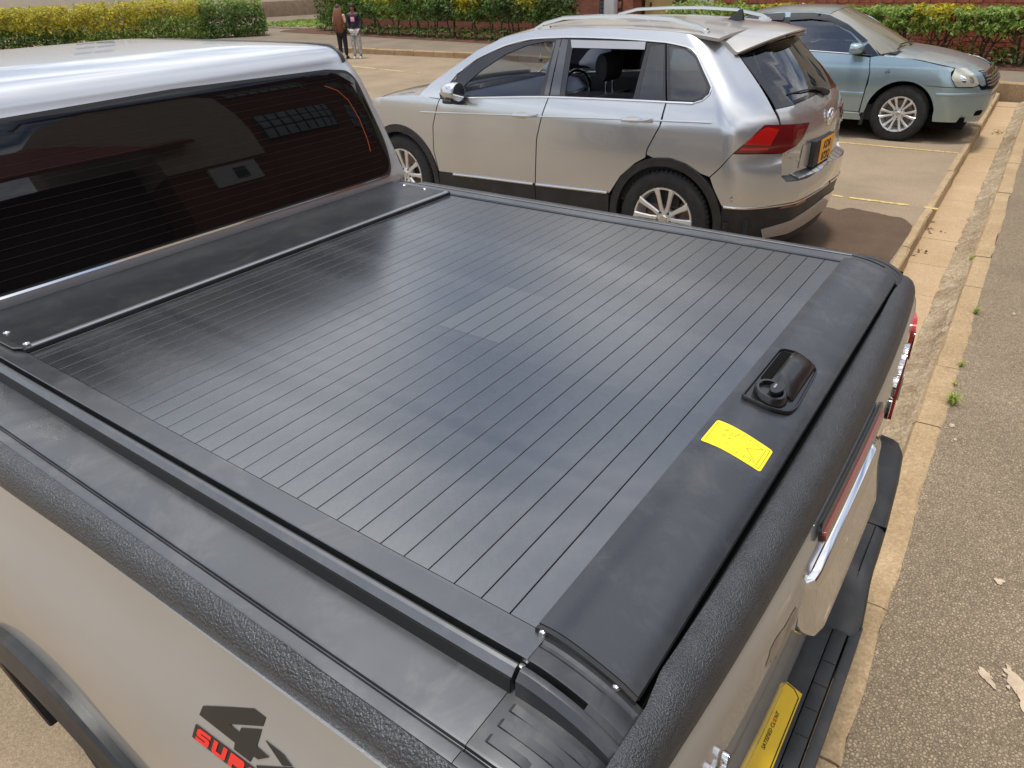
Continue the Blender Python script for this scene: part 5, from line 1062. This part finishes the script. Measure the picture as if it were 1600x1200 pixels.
panel('glass_border', [half([(None, 1.160), (.77, 1.152), (.55, 1.138), (.398, 1.121), (.358, 1.28), (.323, 1.437), (.5, 1.480), (.7, 1.50), (None, 1.510)]), half([(None, 1.178), (.77, 1.170), (.57, 1.158), (.44, 1.145), (.398, 1.28), (.365, 1.42), (.5, 1.448), (.7, 1.468), (None, 1.478)])], RS, 'gloss_black', ht, .05, -.0005, .003)
rr = []
for i in range(21):
    y = -.57+1.14*i/20; t = abs(y)/.57; xt = .50-.205*t**2.2; zt_ = 1.545-.098*t**2.4; xr0 = .17-.03*t; zr0 = 1.588-.052*t**2.2
    rr.append([(xr0, y, zr0), (.5*(xr0+xt), y, .5*(zr0+zt_)+.010), (xt-.02, y, zt_+.006), (xt, y, zt_), (xt-.006, y, zt_-.014), (xt-.09, y, zt_-.034+.012*t), (xr0, y, zr0-.05)])
MB().loft(rr).build('roof_spoiler', 'dust_reflect_silver', sv, ang=35)
MB().loft([[(x, y, z) for x, z in ((.452-.19*(abs(y)/.57)**2.2, 1.520-.08*(abs(y)/.57)**2.4), (.498-.205*(abs(y)/.57)**2.2, 1.530-.098*(abs(y)/.57)**2.4), (.490-.20*(abs(y)/.57)**2.2, 1.518-.098*(abs(y)/.57)**2.4), (.42-.19*(abs(y)/.57)**2.2, 1.504-.08*(abs(y)/.57)**2.4))] for y in [-.54+.054*i for i in range(21)]]).build('spoiler_underside', 'gloss_black', sv)
MB().loft([[(x-.205*(abs(y)/.57)**2.2, y, z-.098*(abs(y)/.57)**2.4) for x, z in ((.492, 1.5285), (.501, 1.5265), (.499, 1.5195), (.490, 1.5215))] for y in [-.2+.04*i for i in range(11)]]).build('high_brake_light', 'red_deep', sv)
# roof, windscreen, bonnet
ZE = [(-1.66, 1.498), (-1.45, 1.543), (-1.33, 1.562), (-1.0, 1.582), (-.6, 1.586), (-.18, 1.573), (.05, 1.552), (.20, 1.534)]
def roofp(x, t):
    ze = crv(ZE, x); ye = crv(SW, ze); return (x, ye*t, ze+.045*(1-abs(t)**2.4))
panel('roof', [(-1.66, -1), (-1.4, -1), (-1, -1), (-.6, -1), (-.18, -1), (.05, -1), (.19, -1), (.235, -.5), (.245, 0), (.235, .5), (.19, 1), (-.6, 1), (-1.66, 1), (-1.70, .5), (-1.715, 0), (-1.70, -.5)], roofp, 'dust_reflect_silver', sv, .08, 0, .02)
def wsp(t, s): # windscreen
    a = Vector(roofp(-1.66-.055*(1-t*t), t)); b = Vector((-2.36-.14*(1-t*t), t*.80, 1.065+.02*(1-t*t))); p = a*(1-s)+b*s; p.z += .05*s*(1-s); p.x -= .03*s*(1-s); return tuple(p)
panel('windscreen', [(-1, 0), (1, 0), (1, 1), (-1, 1)], wsp, 'glass', sv, .12, 0, 0, flip=True)
def hoodp(x, t):
    zc_ = crv([(-3.45, .90), (-3.3, .97), (-3.0, 1.035), (-2.6, 1.075), (-2.3, 1.09)], x); w = crv([(-3.45, .62), (-3.2, .74), (-2.9, .80), (-2.3, .845)], x); return (x, w*t, zc_-.05*abs(t)**3)
panel('bonnet', [(-2.34, -1), (-2.34, 1), (-3.43, 1), (-3.43, -1)], hoodp, 'suv_silver', sv, .09, 0, .02, flip=False)
MB().loft([[(x, y*w, z) for y, z in ((-1, .2), (-1, .7), (-1, h), (1, h), (1, .7), (1, .2))] for x, w, h in ((-3.56, .45, .80), (-3.5, .66, .86), (-3.35, .82, .90), (-3.2, .86, .9))]).build('front_bumper', 'suv_silver', sv, ang=40)
MB().tube([(-2.40, -.72, 1.082), (-2.47, -.4, 1.095), (-2.5, 0, 1.10), (-2.47, .4, 1.095), (-2.40, .72, 1.082)], .02, 8).build('cowl', 'black_plastic', sv)
for s in (-1, 1):
    def rp2(x): ze = crv(ZE, x); return (crv(SW, ze)-.075)*s
    xs_ = [-1.36, -1.28, -1.1, -.8, -.5, -.2, .0, .08]; lift = [.0, .03, .055, .060, .060, .055, .032, .0]
    MB().loft([[(x, rp2(x)+s*a_, crv(ZE, x)+.012+l+b_) for a_, b_ in ((-.020, -.010), (-.018, .008), (.0, .014), (.020, .006), (.022, -.012))] for x, l in zip(xs_, lift)]).build('roof_rail', 'satin', sv, ang=50)
    for xa, xb in ((-1.34, -1.22), (-.02, .07)): MB().box(xa, xb, rp2(xa)-.016, rp2(xa)+.016, crv(ZE, xa)-.01, crv(ZE, xa)+.03).build('rail_foot', 'satin', sv, bevel=.006)
    # mirror
    m0 = Vector((-1.93, s*.985, 1.13)); mm_ = MB().loft([[(m0.x+dx_, m0.y+s*(q*.092*cos(a)), m0.z+q*.072*sin(a)) for a in [2*pi*i/18 for i in range(18)]] for dx_, q in ((.075, .93), (.06, 1.0), (.01, 1.0), (-.04, .88), (-.075, .62), (-.09, .25))]).build('mirror', 'suv_silver', sv, ang=60)
    box('mirror_base', -1.97, -1.87, *sorted((s*.90, s*.96)), 1.025, 1.075, 'black_plastic', mm_, .012); box('mirror_shell', -1.965, -1.862, *sorted((s*.905, s*1.075)), 1.045, 1.085, 'gloss_black', mm_, .015)
    MB().lathe([(0, .006), (.07, .004), (.07, 0)], (-1.8555, s*.985, 1.13), 'x', 18).build('mirror_glass', 'chrome', mm_)
    panel('mirror_triangle', [(-2.09, 1.078), (-1.99, 1.085), (-1.99, 1.225)], S, 'gloss_black', sv, .05, .004, .004, mir=(s > 0), conv=sd)
MB().loft([[(.03+dx_, y, 1.60+h_) for dx_, y, h_ in ((-.08*k, 0, 0), (-.02, -.018*k, 0), (.05, -.022*k, 0), (.06, 0, 0), (.05, .022*k, 0), (-.02, .018*k, 0))] if k == 1 else [(.055+q, y, 1.672) for q, y in ((-.012, 0), (0, -.004), (.012, -.004), (.014, 0), (.012, .004), (0, .004))] for k in (1, 0)]).build('antenna_fin', 'black_plastic', sv, ang=50)
# rear details: recess, plate, emblem, letters, wiper
panel('plate_recess', rnd([(-.44, .715), (.44, .715), (.42, .868), (-.42, .868)], .01), RSh, 'dust_reflect_silver', ht, .06, .0015, .001)
box('plate_holder', .77, .828, -.31, .10, .702, .878, 'ink', ht, .004)
pl2 = box('number_plate', .829, .832, -.205, .085, .708, .872, 'suv_plate', ht, .003)
for s_, z in (('KDR', .800), ('872Q', .722)): text('plate_text', s_, .075, 'ink', frame((.8328, -.06, z), (0, 1, 0), (0, 0, 1)), pl2, .0005, 0, 1.05, 'CENTER', .0022, 1.05)
em = MB(); ex = crv(SXR, 1.0)+.006; em.lathe([(.050, .0), (.052, .006), (.058, .008), (.062, .004), (.062, -.004)], (ex, 0, .995), 'x', 28)
for a, b in (((-.032, .035), (-.012, .004)), ((-.012, .004), (0, .004)), ((.032, .035), (.012, .004)), ((-.044, .018), (-.024, -.040)), ((-.024, -.040), (0, -.004)), ((.044, .018), (.024, -.040)), ((.024, -.040), (0, -.004))): em.tube([(ex+.004, a[0], 0.995+a[1]), (ex+.004, b[0], .995+b[1])], .005, 6)
em.build('emblem', 'chrome', ht, ang=40)
def rtext(s_, v, z, size):
    p = Vector(RS(v, z)); q = Vector(RS(v+.12, z)); text('badge_letters', s_, size, 'chrome', frame(p+Vector((.004, -.002, 0)), q-p, (0, 0, 1)), ht, .002, 0, 1.2, bold=.0008)
rtext('TIGUAN', -.595, .822, .034); rtext('TDI', -.54, .785, .02)
MB().tube([(.745, .02, 1.150), (.728, -.06, 1.178), (.70, -.16, 1.200)], [.022, .016, .010], 8).tube([(.712, -.12, 1.195), (.685, -.30, 1.200), (.632, -.47, 1.195)], .006, 6).build('rear_wiper', 'black_plastic', ht)
for i in range(10):
    v0 = -.52+i*.104; q = []
    for v in (v0+.005, v0+.05, v0+.099):
        p = RS(v, .665); q.append([(p[0]-.085, p[1], .700), (p[0]-.085, p[1], .7065), (p[0]-.006, p[1], .6720), (p[0]-.003, p[1], .6640)])
    MB().loft(q).build('bumper_tread', 'satin', sv, ang=30)
panel('bumper_shelf', [(-.60, 0), (.60, 0), (.60, 1), (-.60, 1)], lambda v, s: (RS(v, .664)[0]-.002-.085*s, RS(v, .664)[1], .662+.038*s), 'black_plastic', sv, .08, 0, .004)
MB().lathe([(0, 0), (.011, -.002), (.012, .004)], (.50, -.897, .565), 'y', 12).build('parking_sensor', 'satin', sv)
# interior seen through the open and clear windows
box('floor', -2.3, .6, -.80, .80, .30, .42, 'interior', sv)
MB().loft([[(-2.40, y, .55), (-2.40, y, 1.02), (-2.05, y, 1.06), (-1.86, y, 1.04), (-1.72, y, .95), (-1.70, y, .80), (-1.80, y, .55)] for y in (-.80, -.4, 0, .4, .80)]).build('dashboard', 'interior_blue', sv, ang=40)
for y in (-.16, .02): box('air_vent', -1.72, -1.69, y, y+.15, .90, .955, 'ink', sv, .004)
MB().box(-1.72, -1.40, -.14, .14, .45, .80).build('centre_console', 'interior', sv, bevel=.03)
MB().tube([(-1.62+.055*cos(a)*.6, .40+.185*cos(a), .99+.17*sin(a)) for a in [2*pi*i/24 for i in range(25)]], .016, 8).tube([(-1.62, .24, .98), (-1.64, .40, .96), (-1.62, .56, .98)], .018, 6).build('steering_wheel', 'gloss_black', sv)
for sx, sy in ((-1.02, -.42), (-1.02, .42), (-.05, -.42), (-.05, .42)):
    seat = MB().loft([[(sx+dx_-.02*abs(t), sy+t*.25, z) for dx_, z in ((-.42, .52), (-.40, .66), (.02, .66), (.20, 1.10), (.32, 1.12), (.20, .60), (.1, .50))] for t in (-1, -.9, 0, .9, 1)]).build('seat', 'seat_fabric', sv, ang=50)
    MB().loft([[(sx+.24+q*.055*cos(a), sy+t, 1.305+q*.105*sin(a)) for a in [2*pi*i/14 for i in range(14)]] for t, q in ((-.135, .6), (-.12, .95), (0, 1.0), (.12, .95), (.135, .6))]).build('headrest', 'seat_fabric', seat, ang=50)
    MB().tube([(sx+.25, sy-.05, 1.08), (sx+.245, sy-.05, 1.25)], .007, 6).tube([(sx+.25, sy+.05, 1.08), (sx+.245, sy+.05, 1.25)], .007, 6).build('headrest_post', 'chrome', seat)
box('rear_shelf', .10, .62, -.64, .64, .98, 1.02, 'interior', sv)
for s in (-1, 1): box('door_lining', -2.1, .1, *sorted((s*.83, s*.86)), .45, 1.06, 'interior', sv)
panel('headliner', [(-1.6, -.9), (.1, -.9), (.1, .9), (-1.6, .9)], lambda x, t: (x, roofp(x, t)[1], roofp(x, t)[2]-.03), 'interior', sv, .15, 0, 0)
MB().tube([(-1.74, .0, 1.47), (-1.74, .005, 1.36), (-1.738, 0, 1.30)], .003, 5).dome((-1.738, 0, 1.29), (0, 0, -1), .022, .03, 10).build('mirror_pendant', 'chrome', sv)
box('inner_mirror', -1.77, -1.74, -.12, .12, 1.43, 1.49, 'gloss_black', sv, .01)
box('underbody', -3.3, .45, -.74, .74, .22, .34, 'void', sv)
sv.location = (-.484, 5.168, 0); sv.rotation_euler = (0, 0, -radians(2.3))
# ------------------------------------------------------------------ the blue saloon beyond the SUV
DW = [(.15, .79), (.3, .815), (.5, .842), (.68, .8475), (.82, .838), (.92, .80), (1.1, .71), (1.3, .61), (1.42, .54)]
DXR = [(.15, .80), (.22, .84), (.35, .885), (.5, .90), (.6, .89), (.7, .85), (.76, .80), (.80, .74)]
DXC = [(.15, .36), (.6, .36), (.8, .30), (1.5, .30)]
S2, um2, sd2, RS2, half2 = shell(DW, DXR, DXC, .45, .55, 0, .06, .06, -9)
cr_ = empty('sedan'); tag(cr_, 'light blue saloon car with alloy wheels parked beyond the silver SUV', 'sedan')
def both2(name, poly, mat, par=None, step=.06, off=0, thick=.012, **k):
    a = panel(name, poly, S2, mat, par or cr_, step, off, thick, **k); panel(name, poly, S2, mat, cr_, step, off, thick, mir=True, **k); return a
Q = dict(conv=sd2)
fen = [(-.440, .935), (-.398, .77), (-.434, .31)]+arc(0, .315, .385, 186, 12, 20)
fen_u = [sd2(*p) for p in dense(fen[:3], .06)[:-1][:12]]
fl_ = [(-.440, .935), (-.42, .85), (-.398, .77), (-.41, .6), (-.425, .42), (-.434, .31), (-.39, .31)]+arc(0, .315, .378, 172, 8, 22)+[(.372, .31), (.372, .42), (.30, .60), (.225, .652)]
fp = [sd2(*p) for p in fl_]+[(.05, .645), (.138, .642), (.118, .74), (.14, .80), (.19, .836), (.17, .845)]+[sd2(*p) for p in [(.30, .872), (.2, .893), (0, .925), (-.2, .945), (-.34, .952)]]
both2('front_fender', fp, 'sedan_blue')
d_ = both2('front_door', [(-1.56, .955), (-1.575, .60), (-1.55, .32), (-.448, .318), (-.438, .42), (-.422, .6), (-.410, .77), (-.450, .930), (-.70, .958), (-1.28, .985), (-1.45, .985)], 'sedan_blue', **Q)
both2('rear_door', [(-1.572, .955), (-1.587, .60), (-1.562, .32), (-2.2, .32)]+arc(-2.7, .315, .45, 20, 75, 6)+[(-2.55, .985), (-1.6, .985)], 'sedan_blue', **Q)
both2('rear_fender', arc(-2.7, .315, .385, 8, 172, 16)+[(-3.3, .32), (-3.55, .45), (-3.5, .93), (-2.56, .985)]+arc(-2.7, .315, .44, 75, 20, 6), 'sedan_blue', **Q)
both2('sill', [(-2.3, .20), (-2.3, .315), (-.45, .312), (-.40, .22)], 'sedan_blue', None, .1, .004, .02, **Q)
for mir in (False, True):
    strip('sill_chrome', [sd2(-2.2, .300), sd2(-1.3, .300), sd2(-.42, .300)], S2, 'chrome', cr_, .010, .010, mir)
    strip('door_moulding', [sd2(-2.1, .535), sd2(-1.58, .533)], S2, 'sedan_blue', cr_, .045, .018, mir); strip('door_moulding', [sd2(-1.56, .533), sd2(-1.0, .531), sd2(-.425, .527)], S2, 'sedan_blue', cr_, .045, .018, mir)
    strip('belt_chrome', [sd2(-2.5, .988), sd2(-1.9, .992), sd2(-1.28, .992), sd2(-.70, .966)], S2, 'chrome', cr_, .012, .006, mir)
# greenhouse
fw = rnd([(-1.50, .998), (-1.52, 1.345), (-1.25, 1.345), (-1.02, 1.300), (-.74, 1.180), (-.615, 1.085), (-.66, .972)], [.01, .02, .03, 0, 0, .02, .02])
rw2 = rnd([(-1.60, .998), (-1.60, 1.345), (-1.95, 1.335), (-2.28, 1.22), (-2.42, 1.0)], .02)
outer = [(-.345, .952), (-.42, 1.02), (-.55, 1.130), (-.80, 1.288), (-1.05, 1.385), (-1.25, 1.408), (-1.7, 1.412), (-2.1, 1.36), (-2.5, 1.20), (-2.85, 1.0), (-2.45, .99), (-1.28, .99), (-.70, .962)]
both2('body_side', [outer, fw, rw2], 'sedan_blue', None, .05, 0, .02, **Q)
panel('window', fw, S2, 'glass_green', d_, .06, -.004, 0, **Q); panel('window', fw, S2, 'glass_green', cr_, .06, -.004, 0, mir=True, **Q); both2('rear_side_window', rw2, 'glass_green', None, .06, -.004, 0, **Q)
both2('pillar_trim', [(-1.505, .998), (-1.518, 1.350), (-1.602, 1.350), (-1.597, .998)], 'gloss_black', None, .06, .003, .004, **Q)
both2('window_visor', [(-1.52, 1.310), (-1.53, 1.392), (-1.25, 1.392), (-1.05, 1.368), (-.80, 1.270), (-.52, 1.100), (-.585, 1.088), (-.75, 1.200), (-1.02, 1.305), (-1.25, 1.325)], 'visor', None, .05, .020, .004, **Q)
both2('window_visor', [(-1.60, 1.310), (-1.60, 1.392), (-2.0, 1.375), (-2.3, 1.25), (-2.24, 1.22), (-1.95, 1.31)], 'visor', None, .05, .020, .004, **Q)
both2('mirror_triangle', [(-.62, .968), (-.52, 1.075), (-.50, 1.075), (-.350, .953)], 'gloss_black', None, .05, .004, .004, **Q)
# bonnet, windscreen, roof, boot
def hood2(x, t):
    zc_ = crv([(-.30, 1.022), (-.1, .998), (.2, .950), (.45, .895), (.62, .845), (.72, .795), (.765, .765)], x); ze = crv([(-.35, .955), (0, .928), (.3, .874), (.5, .825), (.65, .785), (.765, .745)], x); w = crv([(-.35, .785), (0, .775), (.3, .745), (.5, .665), (.66, .56), (.765, .46)], x)
    return (x, w*t, ze+(zc_-ze)*(1-abs(t)**2.6))
panel('bonnet', [(-.30, -1), (.3, -1), (.66, -1), (.74, -.6), (.765, 0), (.74, .6), (.66, 1), (-.30, 1), (-.17, .5), (-.13, 0), (-.17, -.5)], hood2, 'dust_reflect_blue', cr_, .07, .003, .02)
def roof2(x, t): ze = crv([(-2.05, 1.37), (-1.7, 1.412), (-1.25, 1.408), (-1.05, 1.385)], x); return (x, crv(DW, ze)*t, ze+.055*(1-abs(t)**2.5))
panel('roof', [(-2.05, -1), (-1.05, -1), (-1.0, -.5), (-.985, 0), (-1.0, .5), (-1.05, 1), (-2.05, 1)], roof2, 'dust_reflect_blue', cr_, .1, .002, .02)
def ws2(t, s): a = Vector(roof2(-1.05+.065*(1-t*t), t)); b = Vector((-.335+.20*(1-t*t), t*.775, .965+.035*(1-t*t))); p = a*(1-s)+b*s; p.z += .05*s*(1-s); return tuple(p)
mt, t, b = _base('dusty_glass'); b.inputs['Base Color'].default_value = (.16, .145, .10, 1); b.inputs['Roughness'].default_value = .09; b.inputs['Specular IOR Level'].default_value = .8; MATS['dusty_glass'] = mt
panel('windscreen', [(-1, 0), (1, 0), (1, 1), (-1, 1)], ws2, 'dusty_glass', cr_, .1, .003, .004)
MB().loft([[(x, t*w, z+.04*(1-t*t)) for t in (-1, -.6, 0, .6, 1)] for x, w, z in ((-2.02, .58, 1.385), (-2.4, .66, 1.22), (-2.8, .74, 1.01), (-3.0, .78, .99), (-3.55, .70, .93), (-3.62, .68, .6))], False, False).build('boot', 'sedan_blue', cr_, ang=40)
# front end
panel('front_bumper', half2([(None, .22), (.55, .225), (.30, .245), (.02, .255), (.012, .31), (.01, .42), (-.06, .60), (-.13, .648), (.05, .638), (.14, .635), (.28, .632), (.345, .646), (.37, .60), (.55, .590), (None, .590)]), RS2, 'sedan_blue', cr_, .045, 0, .03)
for s in (-1, 1):
    hl = [((u-um2(z))*(-s), z) for u, z in rnd([(.196, .836), (.34, .832), (.345, .75), (.352, .662), (.30, .642), (.143, .648), (.122, .745)], [.01, .03, .02, .02, .02, .02, .02])]
    h_ = panel('headlamp', hl, RS2, 'lamp_clear', cr_, .03, .004, .01)
    panel('nose_panel', [((u-um2(z))*(-s), z) for u, z in [(.358, .662), (.350, .75), (.348, .828), (.40, .812), (.445, .782), (.428, .65), (.385, .640)]], RS2, 'sedan_blue', cr_, .03, 0, .006)
    panel('lamp_bowl', [((u-um2(z))*(-s), z) for u, z in [(.22+.024*cos(a), .73+.04*sin(a)) for a in [k*pi/8 for k in range(16)]]], RS2, 'chrome', h_, .02, .006, .002)
    panel('lamp_bowl', [((u-um2(z))*(-s), z) for u, z in [(.29+.022*cos(a), .715+.034*sin(a)) for a in [k*pi/8 for k in range(16)]]], RS2, 'satin', h_, .02, .006, .002)
    strip('bumper_moulding', [((u-um2(z))*(-s), z) for u, z in [(.0, .563), (.15, .562), (.30, .560), (.40, .556), (.5, .556)]], RS2, 'sedan_blue', cr_, .030, .013)
    panel('fog_lamp', [((u-um2(z))*(-s), z) for u, z in rnd([(.37, .31), (.47, .31), (.47, .37), (.38, .37)], .02)], RS2, 'void', cr_, .03, .003, .002)
    # mirror
    m0 = Vector((-.60, s*.885, 1.035)); mm_ = MB().loft([[(m0.x+dx_, m0.y+s*(q*.105*cos(a)), m0.z+q*.062*(1 if sin(a) > 0 else -1)*abs(sin(a))**.6) for a in [2*pi*i/20 for i in range(20)]] for dx_, q in ((-.06, .9), (-.05, 1.0), (.0, 1.0), (.045, .9), (.075, .65), (.085, .3))]).build('mirror', 'sedan_blue', cr_, ang=60)
    box('mirror_foot', -.60, -.53, *sorted((s*.77, s*.82)), .965, 1.01, 'gloss_black', mm_, .01)
    for cx in (0, -2.7): panel('wheel_well', arc(cx, .315, .40, -30, 210, 20), lambda u, v: (u, -.58, v), 'void', cr_, .2, 0, 0, mir=(s > 0)); make_wheel('wheel', cr_, (cx, s*.735, .315), .315, .198, s, 7 if 0 else 6, .195, True, .050)
    panel('mud_flap', [(-.43, .16), (-.40, .31), (-.375, .31), (-.385, .16)], S2, 'black_plastic', cr_, .05, .004, .01, mir=(s > 0), conv=sd2)
gr = panel('grille', half2([(None, .600), (.52, .602), (.435, .650), (.452, .772), (.6, .776), (None, .776)]), RS2, 'gloss_black', cr_, .05, .002, .01)
for i in range(4): z = .640+i*.032; strip('grille_bar', [(-.46, z), (-.2, z), (0, z), (.2, z), (.46, z)], RS2, 'satin', gr, .014, .014)
strip('grille_bar', [(-.48, .777), (-.2, .780), (0, .780), (.2, .780), (.48, .777)], RS2, 'satin', gr, .016, .016)
for y0, y1 in ((-.62, -.05), (-.05, .50)): MB().tube([(-.215+.08*(1-abs(y0)), y0, 1.015), (-.21, (y0+y1)/2, 1.045), (-.22+.05, y1, 1.05)], .008, 6).build('wiper', 'black_plastic', cr_)
MB().loft([[(x, t*.74, z) for x, z in ((-.36, .93), (-.36, .965), (-.235+.12*(1-t*t), 1.000-.02*t*t), (-.18+.12*(1-t*t), .992-.02*t*t), (-.2, .93))] for t in (-1, -.5, 0, .5, 1)]).build('cowl', 'black_plastic', cr_, ang=40)
text('badge_letters', 'i/S', .05, 'chrome', frame((-.24, -.8465, .775), (1, 0, 0), (0, .05, 1)), cr_, .003, .2, 1.1, bold=.001)
box('floor', -2.6, -.2, -.76, .76, .22, .40, 'interior', cr_); box('dashboard', -.80, -.30, -.72, .72, .5, .955, 'interior', cr_, .05)
for sx, sy in ((-1.35, -.36), (-1.35, .36), (-2.2, -.36), (-2.2, .36)):
    seat = MB().loft([[(sx-dx_, sy+t*.24, z) for dx_, z in ((-.42, .45), (-.40, .58), (.02, .58), (.20, 1.0), (.30, 1.02), (.18, .5), (.1, .42))] for t in (-1, -.9, 0, .9, 1)]).build('seat', 'seat_fabric', cr_, ang=50)
    MB().loft([[(sx-.24+q*.05*cos(a), sy+t, 1.14+q*.09*sin(a)) for a in [2*pi*i/12 for i in range(12)]] for t, q in ((-.12, .6), (-.1, .95), (.1, .95), (.12, .6))]).build('headrest', 'seat_fabric', seat, ang=50)
MB().tube([(-.92+.03*cos(a), -.36+.17*cos(a), .93+.16*sin(a)) for a in [2*pi*i/20 for i in range(21)]], .014, 6).build('steering_wheel', 'interior', cr_)
box('underbody', -3.3, .70, -.70, .70, .17, .30, 'void', cr_)
cr_.location = (.0956, 10.413, 0)
